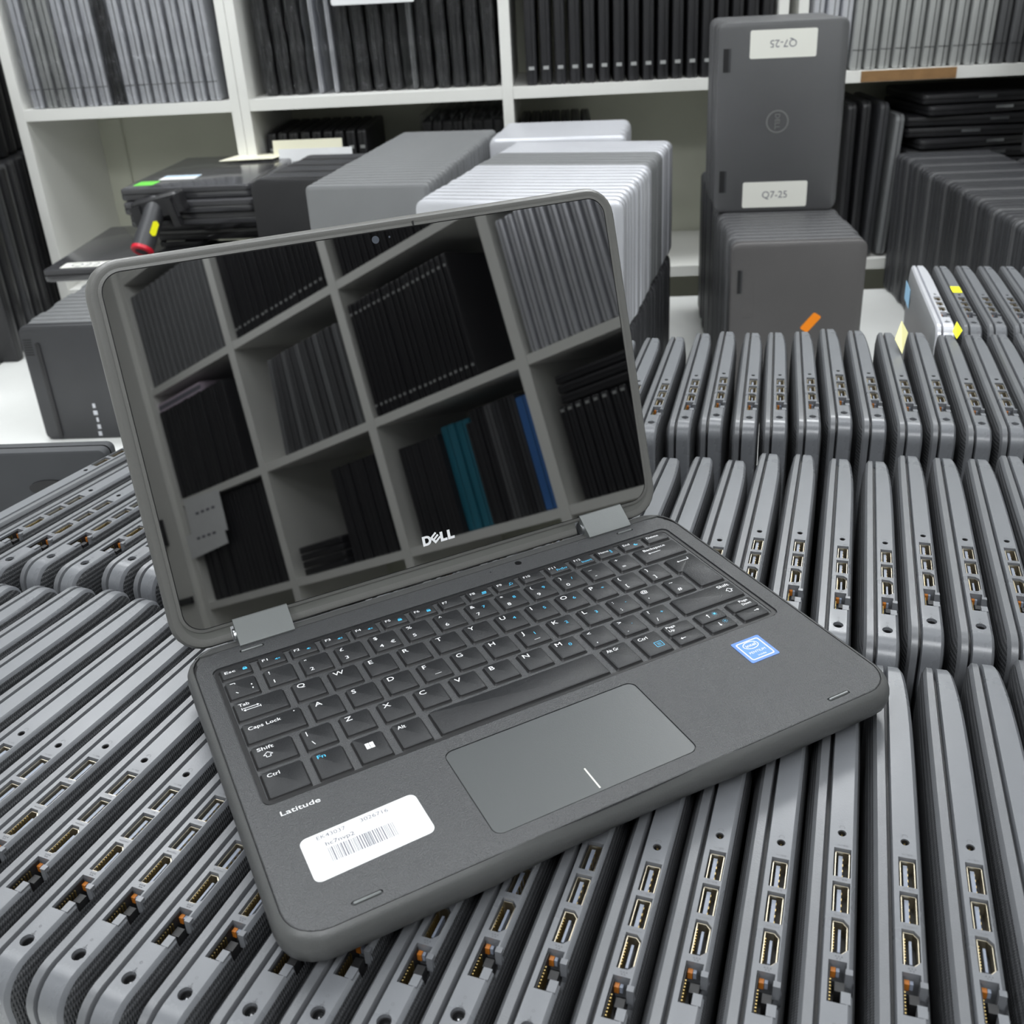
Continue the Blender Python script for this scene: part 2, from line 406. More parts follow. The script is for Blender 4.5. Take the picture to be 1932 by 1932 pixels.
def sticker(name, parent, pts, y, m, flip=False, mats=None, txt=None, ink='ink', tscale=None, rot=False):
    b = MB(); mx = Matrix(((1, 0, 0, 0), (0, 0, 1, 0), (0, 1, 0, 0), (0, 0, 0, 1)))   # (x, z, y)
    P = round_poly(pts, 0.003, 3)
    b.loft([[Vector((p.x, yy, p.y)) for p in P] for yy in (y + 0.0001, y - 0.0003)])
    bmesh.ops.recalc_face_normals(b.bm, faces=b.bm.faces)
    if txt:
        xs = [p[0] for p in pts]; zs = [p[1] for p in pts]; cx, cz = sum(xs) / 4, sum(zs) / 4
        vs, fs = text_geo(txt, 1.0); x0 = min(v.x for v in vs); x1 = max(v.x for v in vs)
        k = tscale / (x1 - x0); V = []
        for v in vs:
            px, pz = (v.x - (x0 + x1) / 2) * k, (v.y - 0.35) * k
            if rot: px, pz = -px, -pz
            V.append(b.bm.verts.new((cx + px, y - 0.0005, cz + pz)))
        for f in fs: b.face([V[i] for i in f], 1)
    return b.build(name, [m, ink], parent)

# --- long silver rows (two layers), behind the screen
YS = math.radians(-13.0)
def mk_silver(i):
    return std(0.300, 0.206, 0.0185, 'lt_grey' if 20 <= i <= 25 else 'silver', 0.014, 0.003)
Sdir = (0.118, 0.993)
def seg_label(base): return lambda i: base + ', %s from the front' % ORD[i + 1]
ALL = lambda i: True
stack(22, (-0.045, 0.996, T), YS, 0.0245, lambda i: std(0.300, 0.206, 0.0225, 'dk_grey', 0.014, 0.003), '', '', mass=ALL)
up = stack(22, (-0.045, 0.996, T + 0.2062), YS, 0.0245, lambda i: std(0.300, 0.206, 0.0215, 'lt_grey' if 12 <= i <= 16 else 'silver', 0.014, 0.0045), seg_label('closed silver laptop standing in the upper row behind the screen'), 'silver laptops standing behind the screen', mass=lambda i: i > 17)
stack(9, (0.012, 1.565, T), math.radians(-6), 0.0245, lambda i: std(0.262, 0.206, 0.0225, 'dk_grey', 0.014, 0.003), '', '', mass=ALL)
stack(9, (0.012, 1.565, T + 0.2062), math.radians(-6), 0.0245, lambda i: std(0.262, 0.2100, 0.0215, 'silver', 0.014, 0.0045), seg_label('closed silver laptop in the short rear group against the shelving'), 'silver laptops in the rear group')
# --- grey row to the left of it
stack(25, (-0.291, 1.210, T), math.radians(-7.2), 0.0240, lambda i: std(0.206, 0.405, 0.0205, 'lt_grey', 0.010, 0.004), seg_label('mid grey laptop standing in the row left of the silver ones'), 'grey laptops standing beside the silver row', jit=0.001, mass=lambda i: i > 18)
# --- black row between flat pile and grey row
stack(14, (-0.575, 1.24, T), math.radians(-3), 0.0225, lambda i: std(0.200, 0.206, 0.0205, 'dk_grey', 0.012, 0.003), '', '', mass=ALL)
stack(12, (-0.468, 1.475, T), math.radians(-7.2), 0.0235, lambda i: std(0.186, 0.375, 0.0215, 'dk_grey' if i % 3 else 'blk', 0.022, 0.004), seg_label('black closed laptop standing between the flat pile and grey row'), 'black laptops beside the flat pile', jit=0.004, mass=lambda i: i > 8)
# --- lower tower (front face carries an orange sticker)
def small_detail(o, wd, ht, y=0.0, left=True):
    for z in (0.035, ht - 0.075):
        b = MB(); b.box(-wd / 2 + 0.009, -wd / 2 + 0.020, y - 0.0007, y + 0.0003, z, z + 0.036); b.box(-wd / 2 + 0.0175, -wd / 2 + 0.0205, y - 0.0012, y + 0.0003, z, z + 0.036, 1)
        b.build('hinge_notch', ['groove', 'dk_grey'], o)
tw = stack(14, (0.381, 1.135, T), math.radians(-2.5), 0.0215, lambda i: std(0.206, 0.304, 0.0200, 'warm_grey' if i < 1 else 'mid_grey', 0.013, 0.0032), seg_label('grey closed laptop standing on end in the lower tower'), 'laptops standing in the lower tower',
           first='grey laptop with an orange sticker, front of the lower upright stack', jit=0.003)
b = MB(); b.box(-0.0925, -0.0855, -0.0008, 0.0003, 0.225, 0.262); b.box(-0.0875, -0.0855, -0.0013, 0.0003, 0.225, 0.262, 1); b.build('hinge_notch', ['groove', 'dk_grey'], tw[0])
sticker('orange_sticker', tw[0], [(0.008, 0.166), (0.020, 0.158), (0.041, 0.184), (0.029, 0.192)], 0.0, 'orange')
b = MB(); b.box(-0.083, -0.066, -0.0004, 0.0002, 0.185, 0.245); ob = b.build('adhesive_residue', ['warm_grey'], tw[0])
stack(14, (0.400, 1.462, T), math.radians(-2.5), 0.0225, lambda i: std(0.200, 0.304, 0.0205, 'dk_grey', 0.013, 0.0032), '', '', jit=0.005, mass=ALL)
# --- upper tower
ut = stack(10, (0.3855, 1.352, T + 0.3045), math.radians(-3), 0.0215, lambda i: std(0.206, 0.304, 0.0200, 'mid_grey', 0.013, 0.0032), seg_label('grey closed laptop standing on end in the upper tower'), 'laptops standing in the upper tower',
           first='grey laptop lid with two white labels and round logo, front of upper tower', jit=0.004)
small_detail(ut[0], 0.206, 0.304)
sticker('paper_label', ut[0], rect(-0.052, 0.054, 0.248, 0.291), 0.0, 'ilabel', txt='Q7-25', tscale=0.042, rot=True)
sticker('paper_label', ut[0], rect(-0.054, 0.054, 0.008, 0.051), 0.0, 'ilabel', txt='Q7-25', tscale=0.042)
b = MB(); cx, cz = -0.002, 0.149
for r0, r1, yy in ((0.0185, 0.0160, -0.0008),):
    n = 40; pr = [[Vector((cx + r * math.cos(2 * PI * k / n), y_, cz + r * math.sin(2 * PI * k / n))) for k in range(n)] for r, y_ in ((r0, 0.0002), (r0, yy), (r1, yy), (r1, 0.0002))]
    b.loft(pr, cap0=False, cap1=False)
bmesh.ops.recalc_face_normals(b.bm, faces=b.bm.faces)
vs, fs = text_geo('DELL', 1.0, 0.02); x0 = min(v.x for v in vs); x1 = max(v.x for v in vs); k_ = 0.025 / (x1 - x0)
V_ = [b.bm.verts.new((cx + (v.y - 0.35) * k_, -0.0009, cz - (v.x - (x0 + x1) / 2) * k_)) for v in vs]
for f in fs: b.face([V_[i] for i in f])
b.build('round_logo', ['logo'], ut[0])

# --- right dark row standing on end, and the taller stack on it
stack(40, (0.833, 1.040, T), math.radians(-1.5), 0.0212, lambda i: std(0.206, 0.304, 0.0200, 'dk_grey' if i % 4 else 'mid_grey', 0.013, 0.0035), seg_label('dark grey closed laptop in the long upright row at the right'), 'dark laptops in the right long row', jit=0.003, mass=lambda i: i > 20)
stack(9, (1.062, 1.56, T), math.radians(0), 0.0235, lambda i: std(0.206, 0.304, 0.0220, 'dk_grey', 0.013, 0.0035), '', '', mass=ALL)
stack(9, (1.066, 1.56, T + 0.3045), math.radians(0), 0.0235, lambda i: std(0.200, 0.330, 0.0220, 'dk_grey' if i else 'mid_grey', 0.020, 0.0035), seg_label('dark laptop standing on the far right row beside the shelves'), 'dark laptops at far right, upper')

# --- left dark stack with flat pile on it
ls = stack(26, (-0.790, 1.165, T), math.radians(-0.5), 0.0225, lambda i: std(0.206, 0.206, 0.0205, 'dk_grey' if i == 0 else 'lt_grey', 0.012, 0.003), seg_label('closed laptop standing in the low row under the flat pile'), 'laptops in the low left row', mass=lambda i: i > 11,
           first='dark laptop underside with a vent grille facing out, left of the screen', jit=0.004)
b = MB()
for k in range(7): b.box(-0.0985, -0.084, -0.0004, 0.0004, 0.182 - k * 0.0043, 0.1838 - k * 0.0043)
b.build('vent_grille', ['groove'], ls[0])
b = MB(); P = round_poly(rect(-0.079, -0.071, 0.004, 0.178), 0.0038, 4); b.loft([[Vector((p.x, yy, p.y)) for p in q] for q, yy in ((P, 0.0002), (P, -0.0018), (round_poly(rect(-0.0775, -0.0725, 0.006, 0.176), 0.0024, 4), -0.0026))])
bmesh.ops.recalc_face_normals(b.bm, faces=b.bm.faces); b.build('rubber_foot', ['blk'], ls[0])
b = MB()
for k in range(5): b.box(-0.008 + (k % 3) * 0.0012, -0.002 + (k % 2) * 0.001, -0.0004, 0.0003, 0.006 + k * 0.013, 0.014 + k * 0.013)
b.build('shiny_label', ['silver'], ls[0])

# flat laptops: reuse standing mesh rotated to lie down (-y face up)
def flat(me, loc, rz, label, group=None, name='closed_laptop', tilt=0.0, t=0.022):
    o = obj(name, me); o.matrix_world = Matrix.Translation(loc) @ Matrix.Rotation(rz, 4, 'Z') @ Matrix.Rotation(tilt, 4, 'Y') @ Matrix.Rotation(-PI / 2, 4, 'X') @ Matrix.Translation((0, -t, 0))
    return tag(o, label, 'laptop', group)
big = std(0.262, 0.375, 0.0245, 'gloss', 0.012, 0.003, 0.45)
ztop = T + 0.2062
p1 = flat(big, (-0.842, 1.448, ztop), math.radians(3), 'big dark laptop lying flat under the barcode scanner', 'laptops lying in the flat pile', t=0.0245)
sticker('paper_label', p1, rect(-0.100, -0.012, 0.010, 0.048), 0.0, 'ilabel', txt='Q22', tscale=0.055)
sticker('paper_label', p1, rect(0.050, 0.088, 0.190, 0.225), 0.0, 'ilabel', txt='Q7', tscale=0.02)
sticker('paper_label', p1, rect(0.008, 0.030, 0.028, 0.048), 0.0, 'ilabel')
zz = ztop + 0.0247
names5 = ['bottom', 'second from bottom', 'middle', 'second from top']
for k, (ox, oy, rz) in enumerate(((-0.690, 1.640, -2), (-0.680, 1.620, 1), (-0.700, 1.552, 0), (-0.706, 1.545, -1), )):
    flat(big, (ox, oy, zz), math.radians(rz), 'dark laptop lying in the flat pile behind the barcode scanner, ' + names5[k], 'laptops lying in the flat pile', t=0.0245); zz += 0.0248
p5 = flat(big, (-0.712, 1.558, zz), math.radians(-1), 'topmost dark laptop of the flat pile, with green and blue stickers', 'laptops lying in the flat pile', t=0.0245)
sticker('green_sticker', p5, rect(-0.115, -0.075, 0.030, 0.075), 0.0, 'green')
sticker('printed_label', p5, rect(-0.085, -0.010, 0.085, 0.135), 0.0, 'label')
b = MB(); b.box(-0.085, -0.010, -0.0006, -0.0002, 0.118, 0.128); b.build('blue_print', ['ltblue'], p5)
b = MB(); Pp = round_poly([(-0.066, -0.05), (0.05, -0.04), (0.07, 0.045), (-0.045, 0.055)], 0.003, 3)
b.loft([[Vector((p.x, p.y, z + 0.002 * math.sin(p.x * 60))) for p in Pp] for z in (0.0, 0.0008)])
pz = tag(b.build('paper_note', ['cream']), 'cream paper note lying on top of the flat laptop pile', 'paper'); pz.location = (-0.662, 1.880, zz + 0.0272)

# barcode scanner
bs = thing('barcode_scanner', 'black handheld scanner with a red ring at its handle end', 'scanner', (-0.779, 1.462, ztop + 0.0247))
A0 = Vector((0.0, 0.0, 0.0255)); A1 = Vector((0.020, 0.072, 0.1040))
b = MB(); dA = (A1 - A0)
prof = [(0, 0.0165), (0.03, 0.0205), (0.25, 0.0205), (0.6, 0.0190), (0.85, 0.0200), (1.0, 0.0170)]
d_ = dA.normalized(); a_ = d_.orthogonal().normalized(); c_ = d_.cross(a_)
b.loft([[A0 + dA * t_ + (a_ * math.cos(u) + c_ * math.sin(u)) * r_ for u in [2 * PI * i / 24 for i in range(24)]] for t_, r_ in prof])
b.build('handle', ['dk_grey'], bs)
b = MB(); n = 28
def rg(t_, r_): return [A0 + d_ * t_ + (a_ * math.cos(2 * PI * i / n) + c_ * math.sin(2 * PI * i / n)) * r_ for i in range(n)]
b.loft([rg(0.004, 0.0208), rg(-0.002, 0.0208), rg(-0.004, 0.0185), rg(-0.004, 0.0125), rg(-0.001, 0.012)], cap0=False, cap1=False); b.build('red_ring', ['red'], bs)
b = MB(); b.loft([rg(0.001, 0.0135), rg(-0.003, 0.0125), rg(-0.0035, 0.010)]); b.build('end_cap', ['dk_grey'], bs)
b = MB(); Hm = Matrix.Translation(A1 + Vector((0.002, -0.002, -0.002))) @ Matrix.Rotation(math.radians(-12), 4, 'Y')
b.prism([tuple(p) for p in round_poly(rect(-0.050, 0.050, -0.022, 0.018), 0.010, 4)], -0.026, 0.012, 0, 0.004, Hm); b.build('scanner_head', ['blk'], bs)
b = MB(); b.box(0.024, 0.036, -0.032, -0.015, -0.050, 0.004, mx=Hm); b.box(-0.048, -0.030, -0.028, -0.010, -0.045, 0.004, mx=Hm); b.cyl(Hm @ Vector((0.034, -0.02, -0.034)), Hm @ Vector((0.034, -0.02, -0.006)), 0.006); b.build('trigger', ['blk'], bs)
b = MB(); cy_ = A0 + dA * 0.28 + (a_ * 0.0); sidev = Vector((0.78, -0.55, 0.25)).normalized(); sidev = (sidev - d_ * sidev.dot(d_)).normalized(); tv = d_.cross(sidev)
pts = [(0.0, -0.006), (0.024, -0.006), (0.028, 0.0), (0.024, 0.006), (0.0, 0.006), (-0.004, 0.0)]
V_ = [b.bm.verts.new(cy_ + d_ * u + (sidev * math.cos(v / 0.0205) + tv * math.sin(v / 0.0205)) * 0.0222) for u, v in pts]; b.face(V_); b.build('yellow_sticker', ['yellow'], bs)

# --- tall black stacks at far left, two tiers
al = math.atan2(0.12, 0.54)
for tier, (zb, xo, hh) in enumerate(((T, 0.0, 0.372), (T + 0.3725, -0.030, 0.345))):
    for i in range(17):
        y_ = 2.12 - i * 0.0335; x_ = -1.262 + (2.12 - y_) * 0.21 + xo + (-0.010 if i % 2 else 0.0) - 0.122
        if i % 2 == 0 and i < 9: MASS.append((std(0.245, hh, 0.030, 'blk', 0.006, 0.004), Matrix.Translation((x_, y_, zb)))); continue
        o = obj('closed_laptop', std(0.245, hh, 0.030, 'blk' if i % 3 else 'dk_grey', 0.006, 0.004)); o.location = (x_, y_, zb); o.rotation_euler = (0, 0, rnd.uniform(-0.01, 0.01))
        tag(o, 'black closed laptop in the %s tier of the far left stack, %s from the back' % (('lower', 'upper')[tier], ORD[i + 1]), 'laptop', 'black laptops in the far left %s tier' % ('lower', 'upper')[tier])

# --- paper cards between shelving post and grey row
def card(name, label, loc, rz, wd, ht, m, txt=None, tilt=0.12, lines=()):
    b = MB(); n = 8
    P = [Vector((-wd / 2 + wd * k / n, 0.003 * math.sin(k * 0.9), 0)) for k in range(n + 1)]
    for th in (0,):
        for k in range(n):
            a, c = P[k], P[k + 1]
            for yo in (0.0, 0.0006):
                v = [b.bm.verts.new((a.x, a.y + yo, 0)), b.bm.verts.new((c.x, c.y + yo, 0)), b.bm.verts.new((c.x, c.y + yo, ht)), b.bm.verts.new((a.x, a.y + yo, ht))]; b.face(v)
    for (s_, x, z, h) in lines:
        vs, fs = text_geo(s_, 1.0); V = [b.bm.verts.new((x + v.x * h / 0.7, -0.0055, z + v.y * h / 0.7)) for v in vs]
        for f in fs: b.face([V[i] for i in f], 1)
    o = b.build(name, [m, 'inkdark'], None); o.location = loc; o.rotation_euler = (-tilt, 0, rz)
    return tag(o, label, 'paper')
card('paper_sheet', 'white paper sheet with handwritten letters behind the grey laptop row', (-0.520, 1.845, -0.075), math.radians(-4), 0.165, 0.095, 'paper', lines=(('SHU', -0.075, 0.052, 0.017), ('S-H17', 0.012, 0.050, 0.020)))
card('paper_sheet', 'cream torn paper strip standing behind the lettered sheet', (-0.540, 1.868, -0.052), math.radians(-2), 0.155, 0.088, 'cream')

# ------------------------------------------------------------------ shelf contents, back unit
def bag_child(o, wd, ht, t, seed):
    b = MB(); r_ = random.Random(seed); n = 10; m = 12
    rings = []
    for k in range(m + 1):
        z = 0.002 + (ht + 0.012) * k / m
        ring = []
        for (fx, fy) in [(-1, -1), (-0.3, -1.0), (0.4, -1.0), (1, -1), (1, 0), (1, 1), (0, 1), (-1, 1), (-1, 0)]:
            ring.append(Vector((fx * (wd / 2 + 0.0012) + r_.uniform(0, 0.004) * fx, t / 2 + fy * (t / 2 + 0.001) + fy * r_.uniform(0, 0.0035), z)))
        rings.append(ring)
    b.loft(rings); bmesh.ops.recalc_face_normals(b.bm, faces=b.bm.faces)
    return b.build('plastic_bag', ['bag'], o, 0)
_caps = {}
def _cap(dims, z):
    k = (dims, z)
    if k not in _caps:
        b = MB(); b.box(-dims[0] / 2 - 0.0012, -dims[0] / 2 + 0.001, dims[2] * 0.25, dims[2] * 0.75, z, z + 0.007); _caps[k] = b.mesh('cap', ['dim_silver'], 0)
    return _caps[k]
def spine_row(xs, z, y, mk, lab, group, bagged=False, rz=PI / 2, lean=0.0, dims=(0.24, 0.33, 0.021), dots=None, origin=(0, 0), face=0.0, foot=False, mass=False):
    """laptops standing like books: spine (short side) toward the viewer"""
    out = []
    for i, x in enumerate(xs):
        base = Matrix.Translation((origin[0], origin[1], 0)) @ Matrix.Rotation(face, 4, 'Z')
        mw = base @ Matrix.Translation((x, y + rnd.uniform(0, 0.006), z)) @ Matrix.Rotation(lean, 4, 'Y') @ Matrix.Rotation(rz, 4, 'Z') @ Matrix.Translation((dims[0] / 2, -dims[2] / 2, 0))
        if mass:
            MASS.append((mk(i), mw))
            if dots:
                for zz_ in dots: MASS.append((_cap(dims, zz_), mw))
            continue
        o = obj('closed_laptop', mk(i)); o.matrix_world = mw
        tag(o, lab(i) if callable(lab) else lab, 'laptop', group)
        if bagged: bag_child(o, dims[0], dims[1], dims[2], i)
        if dots:
            b = MB()
            for zz_ in dots: b.box(-dims[0] / 2 - 0.0012, -dims[0] / 2 + 0.001, dims[2] * 0.25, dims[2] * 0.75, zz_, zz_ + 0.007)
            b.build('hinge_cap', ['dim_silver'], o)
        if foot:
            b = MB(); b.box(-dims[0] / 2 - 0.0006, -dims[0] / 2 + 0.001, 0.001, dims[2] - 0.001, 0.040, 0.0412); b.build('seam_line', ['groove'], o)
        out.append(o)
    return out
def xs_(a, b_, n): return [a + (b_ - a) * (i + 0.5) / n for i in range(n)]
# left bay: silver laptops in clear film, one black
spine_row(xs_(-1.150, -0.722, 14), BZ, SY + 0.006, lambda i: std(0.24, 0.335, 0.0245, 'blk' if i == 6 else ('dim_silver' if i in (1, 2) else 'silver'), 0.006, 0.003, 0.42),
          lambda i: '%s laptop in clear film on the left shelf, %s from the left' % ('black' if i == 6 else 'silver', ORD[i + 1]), 'bagged laptops on the left shelf', bagged=True, dims=(0.24, 0.335, 0.0245), lean=-0.02, foot=True)
# middle bay: black laptops in clear film with two pale ones
spine_row(xs_(-0.640, -0.112, 15), BZ, SY + 0.05, lambda i: std(0.24, 0.335, 0.023 if i not in (3, 4, 9) else 0.011, 'silver' if i in (3, 4) else ('lt_grey' if i == 9 else 'blk'), 0.006, 0.003, 0.42),
          lambda i: '%s laptop in clear film on the middle shelf, %s from the left' % ('pale' if i in (3, 4, 9) else 'black', ORD[i + 1]), 'bagged laptops on the middle shelf', bagged=True, dims=(0.24, 0.335, 0.023), lean=-0.015)
b = MB(); P_ = round_poly(rect(-0.088, 0.088, 0, 0.115), 0.004, 3)
b.loft([[Vector((p.x, y_ + 0.002 * math.sin(p.x * 40), p.y)) for p in P_] for y_ in (0, 0.0012)])
pp = tag(b.build('paper_sheet', ['paper']), 'white paper sheet taped in front of the bagged black laptops', 'paper'); pp.location = (-0.366, SY - 0.004, 0.300)
# right bay: plain black laptops with pale hinge caps
spine_row(xs_(-0.055, 0.478, 17), BZ, SY + 0.008, lambda i: std(0.24, 0.335, 0.0235, 'blk', 0.004, 0.003, 0.40),
          lambda i: 'black laptop on the shelf left of the tall tower, %s from the left' % ORD[i + 1], 'plain black laptops on the shelf', dots=(0.032,), dims=(0.24, 0.335, 0.0235))
# far right bay: dull silver then grey laptops
spine_row(xs_(0.548, 1.115, 19), BZ, SY + 0.006, lambda i: std(0.24, 0.335, 0.0245, 'silver' if i < 3 else ('dim_silver' if i < 13 else 'mid_grey'), 0.006, 0.0035, 0.45),
          lambda i: '%s laptop on the chipboard edged shelf at right, %s from the left' % ('grey' if i > 12 else 'silver', ORD[i + 1]), 'laptops on the right hand shelf', dims=(0.24, 0.335, 0.0245), lean=0.035, foot=True)
LZ = -0.288
# lower middle bay
spine_row(xs_(-0.655, -0.420, 9), LZ, SY + 0.06, lambda i: std(0.25, 0.330, 0.022, 'blk', 0.008, 0.003, 0.45),
          '', '', dots=(0.288,), dims=(0.25, 0.330, 0.022), mass=True)
spine_row(xs_(-0.300, -0.112, 8), LZ, SY + 0.10, lambda i: std(0.25, 0.335, 0.021, 'blk', 0.008, 0.003, 0.45),
          lambda i: 'black film wrapped laptop low in the middle bay, %s from the left' % ORD[i + 1], 'film wrapped laptops in the lower middle bay', bagged=True, dims=(0.25, 0.335, 0.021))
spine_row(xs_(-0.075, 0.090, 7), LZ, SY + 0.06, lambda i: std(0.25, 0.325, 0.021, 'blk', 0.02, 0.003, 0.45),
          '', '', dims=(0.25, 0.325, 0.021), mass=True)
# lower right bay: four slim standing, then a messy flat heap
for i, (x_, hh, m_, ln) in enumerate(((0.655, 0.340, 'blk', 0.0), (0.684, 0.342, 'blk', 0.01), (0.716, 0.338, 'dk_grey', 0.03), (0.748, 0.312, 'lt_grey', 0.045))):
    spine_row([x_], LZ + 0.002, SY + 0.012, lambda i_: std(0.24, hh, 0.022, m_, 0.015, 0.004), '%s standing laptop in the lower right bay, %s from the left' % ('grey' if i == 3 else 'black', ORD[i + 1]), 'standing laptops in the lower right bay', dims=(0.24, hh, 0.022), lean=ln)
zz = LZ + 0.001
heap = std(0.34, 0.235, 0.021, 'blk', 0.012, 0.003, 0.5)
for i in range(15):
    ang = math.radians(rnd.uniform(-9, 9) + 180)
    o = flat(heap, (0.955 + rnd.uniform(-0.014, 0.014), SY + 0.262 + rnd.uniform(-0.008, 0.0), zz), ang, 'black laptop in the uneven heap low in the right bay, %s from the bottom' % ORD[i + 1], 'black laptops heaped in the right bay', t=0.021)
    b = MB(); b.box(-0.05 + 0.03 * (i % 3), -0.01 + 0.03 * (i % 3), 0.006, 0.012, -0.0012 + 0.235, 0.2362); b.build('port_cover', ['steel'], o)
    zz += 0.0236
# empty left bay: thin vertical joint strip
b = MB(); b.box(-0.0022, 0.0022, -0.0012, 0, 0, 0.384); sm = b.build('joint_strip', ['whiteback'], None)
tag(sm, 'thin vertical joint strip on the back of the empty left bay', 'strip'); sm.location = (-1.107, SY + 0.3512, LZ + 0.002)

# ------------------------------------------------------------------ side shelving on the right wall (seen mirrored in the screen)
OX, OY, FA = 1.3795, 0.0915, math.radians(-86.15)
def S(x, y, z): # side unit local -> world
    return Matrix.Translation((OX, OY, 0)) @ Matrix.Rotation(FA, 4, 'Z') @ Vector((x, y, z))
shelving('shelving_unit', 'white shelving along the right wall mirrored in the open screen', (OX, OY), FA,
         [(0.42, 0.022), (1.01, 0.034), (1.60, 0.034), (2.155, 0.034), (2.695, 0.030)], [-0.80, -0.40, 0.012, 0.383, 0.783, 1.19], 0.36, FL, 1.32)
b = MB()
b.box(2.712, 3.30, 0.0, 0.36, 0, 2.42); cb = b.build('cabinet_body', ['white'], None, 0)
cab = thing('tall_cabinet', 'tall white cabinet with black handles beside the side shelving', 'cabinet', (OX, OY, FL), FA); cb.parent = cab
b = MB(); b.box(2.716, 3.296, -0.018, 0.0, 0.02, 2.40); dr = b.build('door', ['white'], cab, 0)
b = MB(); b.box(2.735, 2.90, -0.030, -0.0175, 1.125, 1.150); b.build('handle', ['blk'], dr, 0)
b = MB(); b.box(2.80, 2.95, -0.034, -0.0175, 1.345, 1.440); b.build('lock_case', ['blk'], dr, 0)
def side(xs, z, y, mk, lab, group, mass=True, **k): return spine_row(xs, z, y, mk, lab, group, origin=(OX, OY), face=FA, mass=mass, **k)
# reflected cells; s grows away from the back wall
side(xs_(0.66, 0.985, 10), 0.3835, 0.004, lambda i: std(0.24, 0.330, 0.0245, 'silver', 0.006, 0.0035, 0.5), lambda i: 'silver laptop on the side shelving upper row, %s from its left' % ORD[i + 1], 'silver laptops on the side shelving', dims=(0.24, 0.330, 0.0245))
side(xs_(1.165, 1.575, 20), 0.3835, 0.006, lambda i: std(0.24, 0.325, 0.0175, 'blk', 0.006, 0.003, 0.5), lambda i: 'black laptop with pale hinge caps on the side shelving, %s from its left' % ORD[i + 1], 'black laptops on the side shelving', dims=(0.24, 0.325, 0.0175), dots=(0.028, 0.290))
for i in range(13):
    side([1.66 + i * 0.031], 0.3835, 0.01, lambda i_: std(0.24, 0.300, 0.021, 'mid_grey' if i % 3 else 'lt_grey', 0.006, 0.003, 0.5), 'grey laptop leaning in the side shelving, %s from its left' % ORD[i + 1], 'grey laptops leaning on the side shelving', dims=(0.24, 0.300, 0.021), lean=(0.0 if i < 7 else -0.02 * (i - 6)))
side(xs_(2.245, 2.668, 15), 0.3835, -0.004, lambda i: std(0.24, 0.312, 0.024, 'blk', 0.006, 0.003, 0.5), lambda i: 'black laptop standing by the cabinet in the side shelving, %s from its left' % ORD[i + 1], 'black laptops beside the cabinet', dims=(0.24, 0.312, 0.024))
side(xs_(2.20, 2.675, 14), 0.7835, 0.006, lambda i: std(0.24, 0.335, 0.024, 'lt_grey', 0.006, 0.003, 0.5), lambda i: 'light grey laptop on the top side shelf, %s from its left' % ORD[i + 1], 'light grey laptops on the top side shelf', dims=(0.24, 0.335, 0.024))
side(xs_(1.62, 2.13, 20), 0.7835, 0.012, lambda i: std(0.24, 0.340, 0.023, 'blk', 0.006, 0.003, 0.5), lambda i: 'black laptop on the top side shelf, %s from its left' % ORD[i + 1], 'black laptops on the top side shelf', dims=(0.24, 0.340, 0.023), dots=(0.03,))
side(xs_(1.04, 1.57, 20), 0.7835, 0.012, lambda i: std(0.24, 0.340, 0.023, 'blk', 0.006, 0.003, 0.5), lambda i: 'black laptop on the near top side shelf, %s from its left' % ORD[i + 1], 'black laptops on the near top side shelf', dims=(0.24, 0.340, 0.023))
mats_ = ['blue', 'dk_grey', 'blk', 'dk_grey', 'mid_grey', 'blk', 'blk', 'blk', 'teal', 'teal', 'blk', 'blk', 'blk', 'blk', 'blk', 'blk']
nm_ = {'blue': 'blue', 'teal': 'teal', 'dk_grey': 'dark grey', 'mid_grey': 'grey', 'blk': 'black'}
x_ = 1.040
for i, m_ in enumerate(mats_):
    tt = 0.052 if m_ in ('blue', 'teal') else 0.026
    side([x_ + tt / 2], 0.0125, 0.03 if m_ != 'teal' else 0.05, lambda i_: std(0.22, 0.288 if m_ in ('blue', 'teal') else (0.300 if i < 7 else 0.272), tt, m_, 0.004, 0.002, 0.5), '%s cased laptop low on the side shelving, %s from its left' % (nm_[m_], ORD[i + 1]), 'mixed cased laptops low on the side shelving', dims=(0.22, 0.29, tt), mass=m_ not in ('blue', 'teal')); x_ += tt + 0.0015
side(xs_(1.63, 1.865, 10), 0.0125, 0.02, lambda i: std(0.22, 0.285, 0.021, 'blk', 0.006, 0.003, 0.5), lambda i: 'black laptop beside the empty side bay, %s from its left' % ORD[i + 1], 'black laptops beside the empty side bay', dims=(0.22, 0.285, 0.021))
for k in range(4):
    p = S(1.995, 0.25, 0.0125 + k * 0.023)
    flat(std(0.22, 0.24, 0.021, 'blk', 0.012, 0.003, 0.5), p, FA + PI, 'black laptop lying flat in the half empty side bay, %s from the bottom' % ORD[k + 1], 'flat laptops in the half empty side bay', t=0.021)
side(xs_(2.18, 2.675, 20), 0.0125, 0.02, lambda i: std(0.22, 0.335, 0.0225, 'blk', 0.006, 0.003, 0.5), lambda i: 'black laptop behind the hanging note papers, %s from its left' % ORD[i + 1], 'black laptops behind the note papers', dims=(0.22, 0.335, 0.0225))
side(xs_(0.46, 0.965, 19), 0.0125, 0.02, lambda i: std(0.22, 0.230, 0.023, 'blk', 0.006, 0.003, 0.5), lambda i: 'black laptop low in the side bay nearest the back wall, %s from its left' % ORD[i + 1], 'black laptops low in the near side bay', dims=(0.22, 0.230, 0.023), dots=(0.215,))
for k in range(3):
    p = S(0.80, 0.24, 0.0125 + 0.2325 + k * 0.0235)
    flat(std(0.30, 0.22, 0.021, 'blk', 0.012, 0.003, 0.5), p, FA + PI, 'black laptop lying on the low side bay laptops, %s from the bottom' % ORD[k + 1], 'flat laptops on the low side bay', t=0.021)
